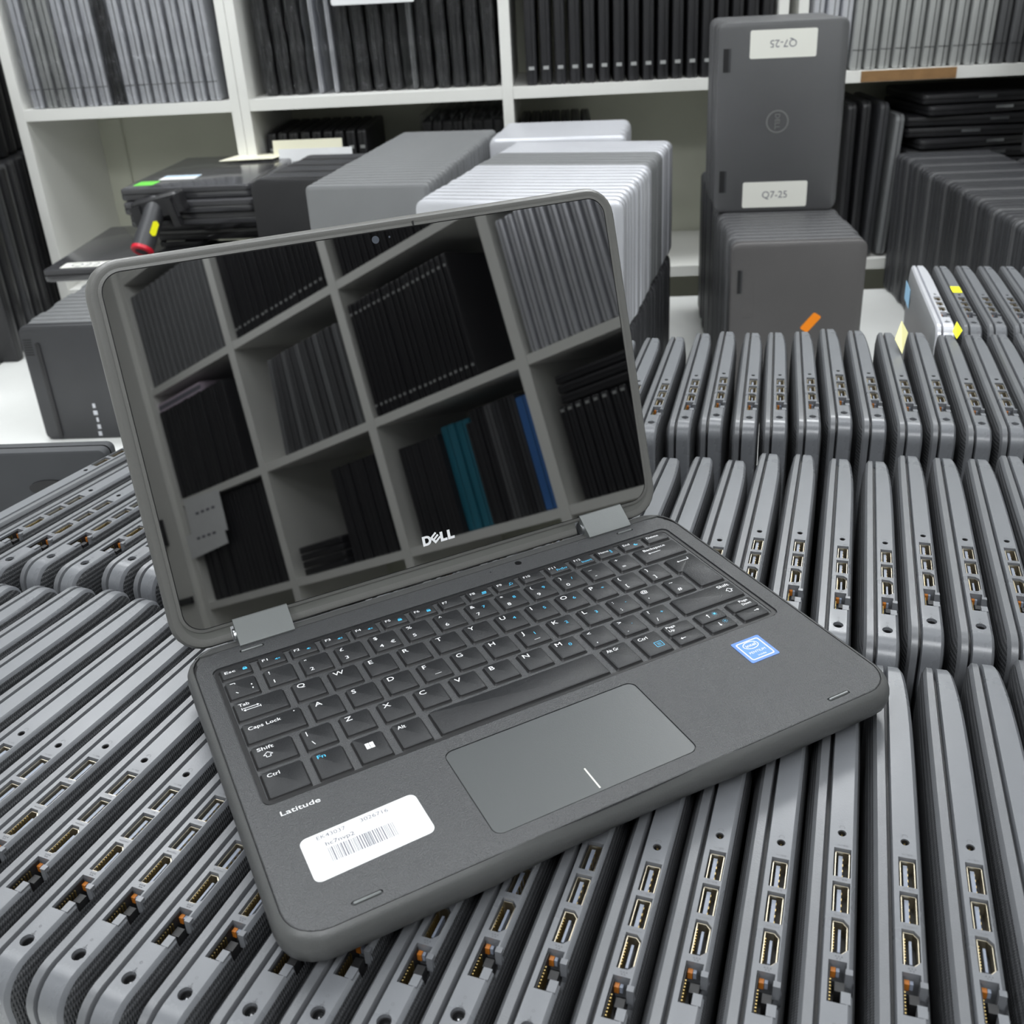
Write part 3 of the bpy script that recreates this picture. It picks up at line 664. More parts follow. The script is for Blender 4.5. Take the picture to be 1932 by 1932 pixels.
for i, (s0, s1, z0, z1, rr) in enumerate(((2.43, 2.66, 0.235, 0.372, 0.05), (2.45, 2.70, 0.180, 0.262, -0.06))):
    b = MB(); cx_, cz_ = (s0 + s1) / 2, (z0 + z1) / 2
    P_ = rect(-(s1 - s0) / 2, (s1 - s0) / 2, -(z1 - z0) / 2, (z1 - z0) / 2)
    P_ = [(p[0] * math.cos(rr) - p[1] * math.sin(rr), p[0] * math.sin(rr) + p[1] * math.cos(rr)) for p in P_]
    b.loft([[Vector((cx_ + p[0], y_, cz_ + p[1])) for p in P_] for y_ in (0, 0.001)])
    for q in range(4): b.box(cx_ - 0.07 + q * 0.035, cx_ - 0.05 + q * 0.035, -0.0008, 0, cz_ + 0.01, cz_ + 0.018, 1)
    o = b.build('note_paper', ['paper', 'ink']); o.matrix_world = Matrix.Translation((OX, OY, 0)) @ Matrix.Rotation(FA, 4, 'Z') @ Matrix.Translation((0, -0.004 - 0.002 * i, 0))
    tag(o, ('upper', 'lower')[i] + ' white note paper hanging on the side shelf edge by the cabinet', 'paper')
b = MB(); b.box(-0.15, 0.15, 0.03, 0.20, 0, 0.030); b.box(-0.15, 0.15, 0.0299, 0.0301, 0.008, 0.022, 1)
o = b.build('document_bundle', ['pink', 'ink'], None, 0); o.matrix_world = Matrix.Translation((OX, OY, 0)) @ Matrix.Rotation(FA, 4, 'Z') @ Matrix.Translation((2.54, -0.02, 0.3835 + 0.313)); tag(o, 'pinkish bundle of papers lying on the black laptops by the cabinet', 'papers')

def build_mass():
    bm = bmesh.new(); mats = []
    for me, mw in MASS:
        t = me.copy(); t.transform(mw); idx = []
        for m in me.materials:
            if m not in mats: mats.append(m)
            idx.append(mats.index(m))
        n0 = len(bm.faces); bm.from_mesh(t); bm.faces.ensure_lookup_table()
        for k in range(n0, len(bm.faces)): bm.faces[k].material_index = idx[bm.faces[k].material_index]
        bpy.data.meshes.remove(t)
    me = bpy.data.meshes.new('laptop_stock'); bm.to_mesh(me); bm.free()
    for m in mats: me.materials.append(m)
    me.set_sharp_from_angle(angle=0.6)
    return tag(obj('laptop_stock', me), 'the many small far closed laptops packed behind and on the side shelving', 'laptops', kind='stuff')
build_mass()

# ------------------------------------------------------------------ port-side laptops of the rows
L_, H_ = 0.246, 0.3548
def outline(y0, y1, z0, z1, rr, rf, nlong=16):
    """CCW outline in (y,z): rear at y0, front tip at y1; same sample count whatever the inset"""
    out = []
    def arc(cy, cz, r, a0, a1, n=7):
        for k in range(n):
            a = math.radians(a0 + (a1 - a0) * k / (n - 1)); out.append((cy + r * math.cos(a), cz + r * math.sin(a)))
    arc(y0 + rr, z0 + rr, rr, 180, 270)
    for k in range(1, nlong): f = 1 - (1 - k / nlong) ** 2; out.append((y0 + rr + (y1 - rf - y0 - rr) * f, z0))
    arc(y1 - rf, z0 + rf, rf, 270, 360)
    for k in range(1, 6): out.append((y1, z0 + rf + (z1 - z0 - 2 * rf) * k / 6))
    arc(y1 - rf, z1 - rf, rf, 0, 90)
    for k in range(1, nlong): f = (k / nlong) ** 2; out.append((y1 - rf - (y1 - rf - y0 - rr) * f, z1))
    arc(y0 + rr, z1 - rr, rr, 90, 180)
    for k in range(1, 6): out.append((y0, z1 - rr - (z1 - z0 - 2 * rr) * k / 6))
    return out
def shell(specs, mis, xf):
    b = MB(); rings = []
    for ins, xfun in specs:
        pts = outline(-L_ + ins, -ins, ins, H_ - ins, max(0.014 - ins * 0.6, 0.002), max(0.012 - ins * 0.6, 0.002))
        rings.append([Vector((xfun(-p[0]), p[0], p[1])) for p in pts])
    b.loft(rings, mis=mis); bmesh.ops.recalc_face_normals(b.bm, faces=b.bm.faces)
    return b
ex = lambda u, s: math.exp(-max(u, 0) / s)
sw = lambda u: 0.0106 - 0.0058 * ex(u, 0.020)
bt = lambda u: 0.0141 - 0.0055 * ex(u, 0.022)
lw = lambda u: 0.0046 - 0.0012 * ex(u, 0.02)
lt = lambda u: 0.0094 - 0.0028 * ex(u, 0.025)
base_b = shell([(0.0014, lambda u: 0.0008), (0.0, lambda u: 0.0013), (0.0, sw), (0.0016, lambda u: sw(u) + 0.0016), (0.0060, lambda u: sw(u) + 0.0026), (0.016, bt)], [0, 0, 0, 1, 1], None)
lid_b = shell([(0.0010, lambda u: -0.0007), (0.0, lambda u: -0.0011), (0.0, lambda u: -lw(u)), (0.0022, lambda u: -lw(u) - 0.0016), (0.010, lambda u: -lt(u) + 0.0006), (0.026, lambda u: -lt(u))], [0, 0, 0, 1, 1], None)
U = dict(hp=0.1294, usb1=(0.1379, 0.1531), usb2=(0.1558, 0.1707), hdmi=(0.1738, 0.1898), rj=(0.1930, 0.2106), pin=0.2193, dc=0.2262)
cuts = []
def cbox(u0, u1, x0, x1, dz=0.009):
    c = MB(); c.box(x0, x1, -u1, -u0, H_ - dz, H_ + 0.01); bmesh.ops.recalc_face_normals(c.bm, faces=c.bm.faces); return c
cuts += [cbox(*U['usb1'], 0.0033, 0.0102), cbox(*U['usb2'], 0.0033, 0.0102)]
c = MB(); hp_ = [(-U['hdmi'][1], 0.0036), (-U['hdmi'][0], 0.0036), (-U['hdmi'][0], 0.0080), (-U['hdmi'][0] - 0.0024, 0.0102), (-U['hdmi'][1] + 0.0024, 0.0102), (-U['hdmi'][1], 0.0080)]
c.loft([[Vector((p[1], p[0], z)) for p in hp_] for z in (H_ - 0.009, H_ + 0.01)]); bmesh.ops.recalc_face_normals(c.bm, faces=c.bm.faces); cuts.append(c)
cuts.append(cbox(*U['rj'], 0.0033, 0.0099, 0.012)); cuts.append(cbox(0.1975, 0.2062, 0.0098, 0.0128, 0.011))
for u, r_, dz in ((U['hp'], 0.0018, 0.008), (U['dc'], 0.0028, 0.009)):
    c = MB(); c.cyl((0.0062, -u, H_ - dz), (0.0062, -u, H_ + 0.01), r_, n=20); bmesh.ops.recalc_face_normals(c.bm, faces=c.bm.faces); cuts.append(c)
me_base = cut(base_b.mesh('base', ['side', 'under']), cuts)
me_lid = lid_b.mesh('lid', ['side_lid', 'under'])
def lidtop(): pass
b = MB(); pts = outline(-L_ + 0.0050, -0.0050, 0.0050, H_ - 0.0050, 0.010, 0.008); b.loft([[Vector((x, p[0], p[1])) for p in pts] for x in (-0.0012, 0.0010)]); bmesh.ops.recalc_face_normals(b.bm, faces=b.bm.faces)
me_bez = b.mesh('screen_bezel', ['bezel'])
def frame(b, P, th, z0, z1, mi):   # hollow wall ring, P outer polygon in (x,y)
    Q = offset_poly(P, th)
    b.loft([[Vector((p[0], p[1], z)) for p in q] for q, z in ((P, z0), (P, z1), (Q, z1), (Q, z0))], mi, False, False)
def usb():
    b = MB(); y1, y0 = 0.0068, -0.0068
    frame(b, [tuple(p) for p in round_poly(rect(-0.0028, 0.0030, y0, y1), 0.0006, 2)], 0.00035, -0.0078, -0.0013, 0)
    b.box(-0.0027, 0.0029, y0, y1, -0.0080, -0.0075, 1)
    b.box(-0.0014, 0.0002, y0 + 0.001, y1 - 0.001, -0.0078, -0.0026, 2)
    for k in range(4): b.box(0.0002, 0.0005, -0.0052 + k * 0.003, -0.0040 + k * 0.003, -0.0078, -0.0030, 3)
    return b.mesh('usb_port', ['metal', 'black', 'tongue', 'gold'], 0.5)
me_usb = usb()
b = MB(); hp2 = [(-0.0027, -0.0075), (0.0010, -0.0075), (0.0029, -0.0055), (0.0029, 0.0055), (0.0010, 0.0075), (-0.0027, 0.0075)]
frame(b, hp2, 0.00038, -0.0075, -0.0012, 0); b.box(-0.0022, 0.0024, -0.0072, 0.0072, -0.0082, -0.0074, 1); b.box(-0.0005, 0.0005, -0.0052, 0.0052, -0.0078, -0.0028, 2)
for k in range(8): b.box(-0.0023, -0.0019, -0.0052 + k * 0.00135, -0.0047 + k * 0.00135, -0.0075, -0.0015, 3)
me_hdmi = b.mesh('hdmi_port', ['metal', 'black', 'tongue', 'gold', 'steel'], 0.5)
b = MB(); b.box(-0.0028, 0.0028, -0.0087, 0.0087, -0.0118, -0.0112, 0); b.box(-0.0029, -0.0025, -0.0080, 0.0080, -0.0112, -0.0012, 0)
for k in range(8): b.box(-0.0024, -0.0019, -0.0078 + k * 0.0014, -0.0073 + k * 0.0014, -0.0105, -0.0022, 1)
b.box(0.0016, 0.0050, -0.0086, -0.0038, -0.0060, 0.0001, 2); b.box(0.0030, 0.0056, 0.0036, 0.0060, -0.0070, 0.0001, 2); b.box(-0.0005, 0.0030, -0.0010, 0.0030, -0.0100, -0.0040, 0)
me_rj = b.mesh('ethernet_port', ['black', 'gold', 'side'], 0.5)
b = MB(); b.box(-0.0022, -0.0004, 0.0060, 0.0080, -0.0060, -0.0028, 0); b.box(-0.0002, 0.0010, 0.0064, 0.0080, -0.0060, -0.0030, 1); me_led = b.mesh('status_light', ['amber', 'tongue'], 0.5)
b = MB(); n = 20
def circ(r_, z): return [Vector((r_ * math.cos(2 * PI * k / n), r_ * math.sin(2 * PI * k / n), z)) for k in range(n)]
b.loft([circ(0.0027, -0.0084), circ(0.0027, -0.0018), circ(0.0022, -0.0018), circ(0.0022, -0.0084)], 0, True, True); b.cyl((0, 0, -0.0084), (0, 0, -0.003), 0.0004, n=8, mi=1); b.loft([circ(0.0020, -0.0045), circ(0.0018, -0.0045), circ(0.0018, -0.0075)], 1, False, False)
me_dc = b.mesh('power_jack', ['black', 'steel'], 0.5)
b = MB(); b.loft([circ(0.00172, -0.0078), circ(0.00172, -0.0004), circ(0.0014, -0.0004), circ(0.0014, -0.0078)], 0, True, True); b.box(-0.0004, 0.0004, 0.0006, 0.0011, -0.0075, -0.0020, 1)
me_hp = b.mesh('headphone_jack', ['black', 'gold'], 0.5)
# small moulded symbols beside the ports
b = MB(); RZ = Matrix.Translation((0, 0, H_ + 0.00006))
def sym(txt, u, h, wd):  # text reads along +x direction of the laptop side
    vs, fs = text_geo(txt, 1.0); x0 = min(v.x for v in vs); x1 = max(v.x for v in vs); k = wd / (x1 - x0)
    V = [b.bm.verts.new((0.0068 - (v.x - (x0 + x1) / 2) * k, -u - (v.y - 0.35) * h / 0.7, H_ + 0.00006)) for v in vs]
    for f in fs: b.face([V[i] for i in f])
sym('SS-<', 0.1363, 0.0008, 0.0042); sym('SS-<', 0.1544, 0.0007, 0.0042); sym('HDMI', 0.1724, 0.0008, 0.0048)
for (cx_, uu) in ((0.0058, 0.1910), (0.0069, 0.1910), (0.0080, 0.1910), (0.0063, 0.1920), (0.0074, 0.1920)): b.box(cx_ - 0.0003, cx_ + 0.0003, -uu - 0.0003, -uu + 0.0003, H_, H_ + 0.00008)
for k in range(10):
    a0, a1 = math.radians(-40 + k * 26), math.radians(-40 + (k + 1) * 26)
    q = [(0.0012 * math.cos(a), 0.0010 * math.sin(a)) for a in (a0, a1)] + [(0.00095 * math.cos(a), 0.0008 * math.sin(a)) for a in (a1, a0)]
    b.poly([(0.0062 + p[0], -0.1262 + p[1]) for p in q], H_ + 0.00006)
b.box(0.0052, 0.0072, -0.2232, -0.2229, H_, H_ + 0.00008); b.box(0.0060, 0.0064, -0.2238, -0.2216, H_, H_ + 0.00008)
for k in range(16):
    a = 2 * PI * k / 16; a2 = 2 * PI * (k + 1) / 16
    b.poly([(0.0062 + r_ * math.cos(t_), -U['pin'] + r_ * math.sin(t_)) for r_, t_ in ((0.0006, a), (0.0006, a2), (0.00042, a2), (0.00042, a))], H_ + 0.00006)
me_mark = b.mesh('port_markings', ['mark'], 0)
def dock_laptop():
    t = thing('closed_laptop', 'x', 'laptop')
    obj('base', me_base, t); obj('lid', me_lid, t); obj('screen_bezel', me_bez, t)
    for k in ('usb1', 'usb2'):
        o = obj('usb_port', me_usb, t); o.location = (0.00675, -(U[k][0] + U[k][1]) / 2, H_)
    o = obj('hdmi_port', me_hdmi, t); o.location = (0.0069, -(U['hdmi'][0] + U['hdmi'][1]) / 2, H_)
    o = obj('ethernet_port', me_rj, t); o.location = (0.0065, -(U['rj'][0] + U['rj'][1]) / 2, H_); obj('status_light', me_led, o)
    o = obj('power_jack', me_dc, t); o.location = (0.0062, -U['dc'], H_)
    o = obj('headphone_jack', me_hp, t); o.location = (0.0062, -U['hp'], H_)
    obj('port_markings', me_mark, t)
    return t
proto = dock_laptop(); used = [False]
ZB = T + 0.0002
def place(x, y, ang, label, group, dz=0.0, flip=False, tiltd=0.0):
    o = proto if not used[0] else copy_tree(proto); used[0] = True
    a = math.radians(ang)
    o.location = (x, y, ZB + dz); o.rotation_euler = (0, math.radians(tiltd), -a + (PI if flip else 0))
    tag(o, label, 'laptop', group); return o
ROW_A = [(.285, .036, 12.8), (.2608, .036, 13.2), (.2362, .0340, 13.9), (.2118, .0310, 14.6), (.1876, .0339, 15.3), (.1640, .0390, 15.8), (.1385, .0340, 16.3), (.1143, .0380, 16.7), (.0880, .0320, 17.1), (.0655, .0430, 17.6), (.0420, .0480, 18.0), (.0172, .0450, 18.4), (-.0060, .0480, 18.8), (-.0302, .0490, 19.1), (-.0550, .0550, 19.5), (-.0778, .0614, 19.8), (-.1010, .0715, 20.0),
         (-.1245, .0780, 20.1), (-.1480, .0880, 20.4), (-.1705, .0980, 20.9), (-.1940, .0990, 21.4), (-.2165, .1080, 21.9), (-.2400, .1150, 22.3), (-.2640, .1260, 22.6), (-.2880, .1310, 23.0), (-.3130, .1325, 23.6), (-.3390, .1360, 24.0), (-.3650, .1400, 24.2)]
for i, (x, y, a) in enumerate(ROW_A):
    place(x, y, a, 'grey ports-up laptop in the nearest row, %s from the right' % ORD[i + 1], 'port side up laptops, nearest row')
ROW_B = [(.3715, .282, 13.8), (.3470, .2800, 14.1), (.3227, .2761, 14.5), (.2988, .2794, 14.8), (.2752, .2852, 15.1), (.2495, .2775, 15.3), (.2245, .2835, 15.4), (.2000, .2927, 15.6), (.1752, .2961, 15.9), (.1483, .2862, 16.1), (.1248, .2935, 16.3), (.1000, .2939, 16.7)]
n_mid = 12
for k in range(1, n_mid):
    f = k / n_mid; ROW_B.append((.1000 + (-.1930 - .1000) * f, .2960 + .073 * f, 16.7 + 4.9 * f))
ROW_B += [(-.1908, .3690, 21.6), (-.2180, .3640, 22.4), (-.2432, .3730, 23.0), (-.2686, .3700, 23.5), (-.2930, .3795, 24.0)]
for i, (x, y, a) in enumerate(ROW_B):
    place(x, y, a, 'grey laptop with ports up in the second row, %s from the right' % ORD[i + 1], 'port side up laptops, second row')
rv = place(-.4068, .1740, 24.2, 'grey laptop turned end for end at the left end of the second row', 'port side up laptops, second row', flip=True)
ROW_C = [(.4910, .5470, 13.0), (.4660, .5480, 13.0), (.4420, .5485, 13.0), (.4177, .5492, 13.0), (.3929, .5520, 13.0), (.3672, .5620, 12.6), (.3380, .5652, 11.6), (.3110, .5748, 11.2), (.2857, .5830, 11.1), (.2590, .5773, 11.1), (.2330, .5776, 11.3), (.2101, .5790, 11.6), (.1857, .5860, 12.0), (.1612, .5830, 12.4), (.1342, .5749, 12.8), (.1095, .5740, 13.0), (.0850, .5700, 13.4), (.0605, .5680, 13.7)]
RC = []
for i, (x, y, a) in enumerate(ROW_C):
    RC.append(place(x, y, a, 'grey laptop with ports up in the third row, %s from the right' % ORD[i + 1], 'port side up laptops, third row'))
ROW_D = [(.4455, .8046, 11.3), (.4700, .7990, 11.3), (.4945, .7960, 11.5), (.5190, .7910, 11.7), (.5435, .7870, 11.9), (.5680, .7830, 12.0), (.5925, .7790, 12.0), (.6170, .7750, 12.0)]
RD = []
for i, (x, y, a) in enumerate(ROW_D):
    lb = 'grey laptop with ports up in the farthest short row, %s from the left' % ORD[i + 1]
    if i == 0: lb = 'silver wrapped laptop at the left end of the farthest short row'
    if i == 1: lb = 'laptop with a bright yellow sticker over its ports, farthest short row'
    RD.append(place(x, y, a, lb, 'port side up laptops, farthest row'))
# the first one is brighter and shows its broad lid
for ch in RD[0].children:
    if ch.name.split('.')[0] in ('base', 'lid'):
        ch.data = ch.data.copy()
        ch.data.materials[0] = M['silver']; ch.data.materials[1] = M['lt_grey']
def side_patch(name, parent, y0, y1, z0, z1, x, m, skew=0.0, ink=None):
    b = MB(); P = [(y0, z0 + skew), (y1, z0), (y1, z1), (y0, z1 + skew)]
    b.loft([[Vector((xx, p[0], p[1])) for p in P] for xx in (x, x - 0.0004)]); bmesh.ops.recalc_face_normals(b.bm, faces=b.bm.faces)
    if ink:
        for k in range(4): b.box(x - 0.0006, x - 0.0004, y0 + 0.004, y1 - 0.004, z0 + 0.006 + k * (z1 - z0 - 0.01) / 4, z0 + 0.0072 + k * (z1 - z0 - 0.01) / 4, 1)
    return b.build(name, [m, 'inkdark'], parent, 0)
side_patch('blue_sticker', RD[0], -0.055, -0.012, H_ - 0.040, H_ - 0.018, -0.0093, 'ltblue')
def top_patch(name, parent, pts, m, z=0.0004):
    b = MB(); P = round_poly(pts, 0.0012, 3); b.loft([[Vector((p.x, p.y, H_ + zz)) for p in P] for zz in (0.0001, z)]); bmesh.ops.recalc_face_normals(b.bm, faces=b.bm.faces)
    return b.build(name, [m], parent, 0)
top_patch('yellow_sticker', RD[1], [(0.0005, -0.122), (0.0105, -0.122), (0.0105, -0.098), (0.0005, -0.098)], 'yellow')
def slip(name, label, P, m, ink=False):
    P = [Vector(p) for p in P]; c0 = sum(P, Vector()) / 4; n_ = (P[1] - P[0]).cross(P[3] - P[0]).normalized()
    if n_.y > 0: n_ = -n_
    b = MB(); b.loft([[p - c0 + n_ * d for p in P] for d in (0, 0.0003)]); bmesh.ops.recalc_face_normals(b.bm, faces=b.bm.faces)
    if ink:
        ux = (P[3] - P[0]); uy = (P[1] - P[0])
        for k in range(4):
            q = [P[0] - c0 + ux * a_ + uy * (0.2 + k * 0.17 + e_) + n_ * 0.0004 for a_, e_ in ((0.25, 0), (0.75, 0), (0.75, 0.03), (0.25, 0.03))]
            b.face([b.bm.verts.new(v) for v in q], 1)
    o = b.build(name, [m, 'inkdark'], None, 0); o.location = c0
    return tag(o, label, 'note')
slip('sticky_note', 'pale yellow handwritten note tucked between laptops of the third row', [(0.3344, 0.4900, 0.001), (0.3315, 0.5065, 0.010), (0.3421, 0.5246, 0.022), (0.3470, 0.5175, 0.012)], 'note', True)
slip('yellow_tab', 'small bright yellow tab between third row and farthest row', [(0.3968, 0.5256, 0.001), (0.3965, 0.5376, 0.005), (0.4046, 0.5511, 0.010), (0.4062, 0.5381, 0.005)], 'yellow')
# upright laptop facing us at the left end, with a rubber foot
ul = obj('closed_laptop', std(0.330, 0.3520, 0.021, 'matte_dark', 0.006, 0.0015)); ul.location = (-0.5285, 0.338, T); ul.rotation_euler = (0, 0, 0)
tag(ul, 'dark laptop standing broadside with a rubber foot, left of the rows', 'laptop')
b = MB(); P = [Vector((0.112 + 0.018 * math.cos(t_), 0.3195 + 0.007 * math.sin(t_))) for t_ in [2 * PI * k / 20 for k in range(20)]]
b.loft([[Vector((p.x, yy, p.y)) for p in P] for yy in (0.0003, -0.0020)]); bmesh.ops.recalc_face_normals(b.bm, faces=b.bm.faces); b.build('rubber_foot', ['blk'], ul)

# ------------------------------------------------------------------ the open laptop
HY = math.radians(28.99)
hero = thing('open_laptop', 'open dark grey convertible laptop with black glossy screen on top of the rows', 'laptop', (0, 0, 0), HY)
D = 0.0215
def rr_dense(x0, x1, y0, y1, r, n=7, nl=28):
    out = []
    def arc(cx, cy, a0, a1):
        for k in range(n): a = math.radians(a0 + (a1 - a0) * k / (n - 1)); out.append((cx + r * math.cos(a), cy + r * math.sin(a)))
    arc(x0 + r, y0 + r, 180, 270)
    for k in range(1, nl): out.append((x0 + r + (x1 - x0 - 2 * r) * k / nl, y0))
    arc(x1 - r, y0 + r, 270, 360); arc(x1 - r, y1 - r, 0, 90)
    for k in range(1, nl): out.append((x1 - r - (x1 - x0 - 2 * r) * k / nl, y1))
    arc(x0 + r, y1 - r, 90, 180)
    return out
X0, X1, Y0, Y1 = -0.1522, 0.1522, -0.1014, 0.1074
b = MB(); rings = []
def scoop(x, y, z):
    if y < -0.088 and z > 0.004:
        s_ = max(0.0, 1 - abs((x + 0.004) / 0.062) ** 2.2); k = min(1, (z - 0.004) / 0.012)
        return Vector((x, y + 0.0034 * s_ * (1 - 0.55 * k), z - 0.0016 * s_ * k * (1 if z < 0.0209 else 0.2)))
    return Vector((x, y, z))
for ins, z in ((0.022, 0.0030), (0.009, 0.0034), (0.0035, 0.0060), (0.0008, 0.0095), (0.0, 0.0130), (0.0003, 0.0165), (0.0012, 0.0192), (0.0024, 0.0208), (0.0035, D + 0.0001), (0.0039, D - 0.0002), (0.0040, D - 0.0012)):
    rings.append([scoop(p[0], p[1], z) for p in rr_dense(X0 + ins, X1 - ins, Y0 + ins, Y1 - ins, 0.0185 - ins * 0.6)])
b.loft(rings, mis=[0] * 9 + [1], capm=(0, 1)); bmesh.ops.recalc_face_normals(b.bm, faces=b.bm.faces)
b.build('bottom_case', ['bumper', 'black'], hero, 0.7)
b = MB(); prof = [(0.0800, D - 0.0100), (0.0800, D - 0.0013), (0.0988, D - 0.0011), (0.0990, D - 0.0001), (0.1040, D - 0.0003), (0.1055, D - 0.0010), (0.1055, D - 0.0100)]
def _tr(x, k): return [Vector((x, (p[0] - (0.006 * k if p[0] > 0.1 else 0.0)), p[1])) for p in prof]
b.loft([_tr(x, k) for x, k in ((-0.1455, 0.9), (-0.142, 0.35), (-0.136, 0), (0.136, 0), (0.142, 0.35), (0.1455, 0.9))]); bmesh.ops.recalc_face_normals(b.bm, faces=b.bm.faces); b.build('rear_trim', ['bumper'], hero, 0.7)
# rubber strips underneath
for (xa, xb, ya) in ((-0.12, 0.12, 0.082), (-0.12, -0.07, -0.085), (0.07, 0.12, -0.085)):
    b = MB(); b.prism([tuple(p) for p in round_poly(rect(xa, xb, ya - 0.004, ya + 0.004), 0.003, 3)], 0.0002, 0.0033, 0); b.build('rubber_foot', ['blk'], hero)
# deck with well and touchpad recess
b = MB(); ins = 0.0043
P = rr_dense(X0 + ins, X1 - ins, Y0 + ins, 0.0985, 0.0155)
Q = rr_dense(X0 + ins + 0.0004, X1 - ins - 0.0004, Y0 + ins + 0.0004, 0.0981, 0.0151)
b.loft([[Vector((p[0], p[1], z)) for p in q] for q, z in ((P, D - 0.0050), (P, D - 0.0003), (Q, D))]); bmesh.ops.recalc_face_normals(b.bm, faces=b.bm.faces)
def cutp(P, z0, z1=D + 0.01):
    c = MB(); c.loft([[Vector((p[0], p[1], z)) for p in P] for z in (z0, z1)]); bmesh.ops.recalc_face_normals(c.bm, faces=c.bm.faces); return c
WX0, WX1, WY0, WY1 = -0.1402, 0.1390, -0.0250, 0.0842
wellP = round_poly(rect(WX0, WX1, WY0, WY1), 0.0045, 6)
TPX0, TPX1, TPY0, TPY1 = -0.0612, 0.0397, -0.0888, -0.0330
tpP = round_poly(rect(TPX0, TPX1, TPY0, TPY1), 0.0045, 6)
cuts = [cutp(wellP, D - 0.0011), cutp(tpP, D - 0.0010)]
bumps = [(-0.1225, -0.1112, -0.0914), (0.1115, 0.1230, -0.0921), (-0.1227, -0.1113, 0.0927), (0.1103, 0.1202, 0.0927)]
for xa, xb, yb in bumps: cuts.append(cutp(round_poly(rect(xa - 0.0008, xb + 0.0008, yb - 0.0012, yb + 0.0012), 0.0011, 4), D - 0.0008))
c = MB(); c.cyl((0.042, 0.0946, D - 0.0006), (0.042, 0.0946, D + 0.005), 0.0021, n=20); bmesh.ops.recalc_face_normals(c.bm, faces=c.bm.faces); cuts.append(c)
c = MB(); c.cyl((0.0235, 0.0940, D - 0.0006), (0.0235, 0.0940, D + 0.005), 0.0005, n=8); bmesh.ops.recalc_face_normals(c.bm, faces=c.bm.faces); cuts.append(c)
deck = obj('keyboard_deck', cut(b.mesh('keyboard_deck', ['deck']), cuts), hero)
b = MB(); b.cyl((0.042, 0.0946, D - 0.0005), (0.042, 0.0946, D - 0.0002), 0.0019, n=20); b.build('lid_sensor_window', ['led_off'], deck)
for xa, xb, yb in bumps:
    b = MB(); b.prism([tuple(p) for p in round_poly(rect(xa, xb, yb - 0.0006, yb + 0.0006), 0.0005, 4)], D - 0.0007, D + 0.0006, 0, 0.0003); b.build('rubber_bumper', ['hinge'], deck)
# raised lip around the well
b = MB()
wo, wi = offset_poly(rect(WX0, WX1, WY0, WY1), 0.0008), offset_poly(rect(WX0, WX1, WY0, WY1), 0.0026)
ro, ri = round_poly(wo, 0.004, 6), round_poly(wi, 0.003, 6)
b.loft([[Vector((p.x, p.y, z)) for p in q] for q, z in ((ro, D - 0.0012), (ro, D - 0.0006), (ri, D - 0.0006), (ri, D - 0.0012))], 0, False, False); b.build('well_trim', ['keyside'], deck)
b = MB(); b.prism([tuple(p) for p in round_poly(offset_poly(rect(TPX0, TPX1, TPY0, TPY1), 0.00045), 0.0042, 6)], D - 0.0010, D - 0.00012, 0, 0.0001)
tp = b.build('touchpad', ['pad'], hero)
b = MB(); b.box(-0.0110, -0.0103, -0.0866, -0.0732, D - 0.00012, D - 0.00006); b.build('button_line', ['padline'], tp, 0)
# keyboard
kb = None
b = MB(); b.prism([tuple(p) for p in round_poly(offset_poly(rect(WX0, WX1, WY0, WY1), 0.0028), 0.003, 4)], D - 0.0013, D - 0.00085, 0)
kb = b.build('keyboard', ['deck'], hero)
KT = D + 0.0009
def key(P, items=(), r=0.0010):
    """P polygon (CCW) in deck mm; items = (text, x, y, height_mm, width_mm or None, colour) positions in mm"""
    b = MB(); P = [(p[0] / 1000, p[1] / 1000) for p in P]
    rr = lambda d: round_poly(offset_poly(P, d), max(r - d * 0.5, 0.0003), 4)
    b.loft([[Vector((p.x, p.y, z)) for p in q] for q, z in ((rr(-0.0006), D - 0.00084), (rr(0.0), D - 0.0002), (rr(0.0002), KT - 0.00035), (rr(0.00075), KT))], mis=[1, 1, 0], capm=(1, 0))  # flared black skirt also paints the shadow outline around each key
    bmesh.ops.recalc_face_normals(b.bm, faces=b.bm.faces)
    z = KT + 0.00004
    for it in items:
        k_ = it[0]
        if k_ == 'poly':
            b.poly([(p[0] / 1000, p[1] / 1000) for p in it[1]], z, 3 if it[2] == 'c' else 2)
        else:
            s_, x, y, h, wd, c_ = it
            b.text(s_, x / 1000, y / 1000, z, h / 1000, wd / 1000 if wd else None, 3 if c_ == 'c' else 2, bold=0.006)
    return b.build('key', ['key', 'keyside', 'legend', 'cyan'], kb, 0.6)
def line(x0, y0, x1, y1, t=0.22, c='w'):
    d = Vector((x1 - x0, y1 - y0)).normalized(); n = Vector((-d.y, d.x)) * t
    return ('poly', [(x0 - n.x, y0 - n.y), (x1 - n.x, y1 - n.y), (x1 + n.x, y1 + n.y), (x0 + n.x, y0 + n.y)], c)
def arrow(x, y, dx, dy, L, c='w', hw=0.9):
    d = Vector((dx, dy)); n = Vector((-d.y, d.x)); e = Vector((x, y)) + d * L; h = e - d * 1.1
    return [line(x, y, h.x, h.y, 0.2, c), ('poly', [(h.x - n.x * hw, h.y - n.y * hw), (e.x, e.y), (h.x + n.x * hw, h.y + n.y * hw)], c)]
def K(x0, x1, y0, y1, items=()): return key(rect(x0, x1, y0, y1), items)
def upar(x, y, s=1.0):  # shift arrow outline
    pts = [(0, 2.6), (2.2, 0.6), (1.0, 0.6), (1.0, -0.9), (-1.0, -0.9), (-1.0, 0.6), (-2.2, 0.6)]
    return [line(x + s * pts[i][0], y + s * pts[i][1], x + s * pts[(i + 1) % 7][0], y + s * pts[(i + 1) % 7][1], 0.17) for i in range(7)]
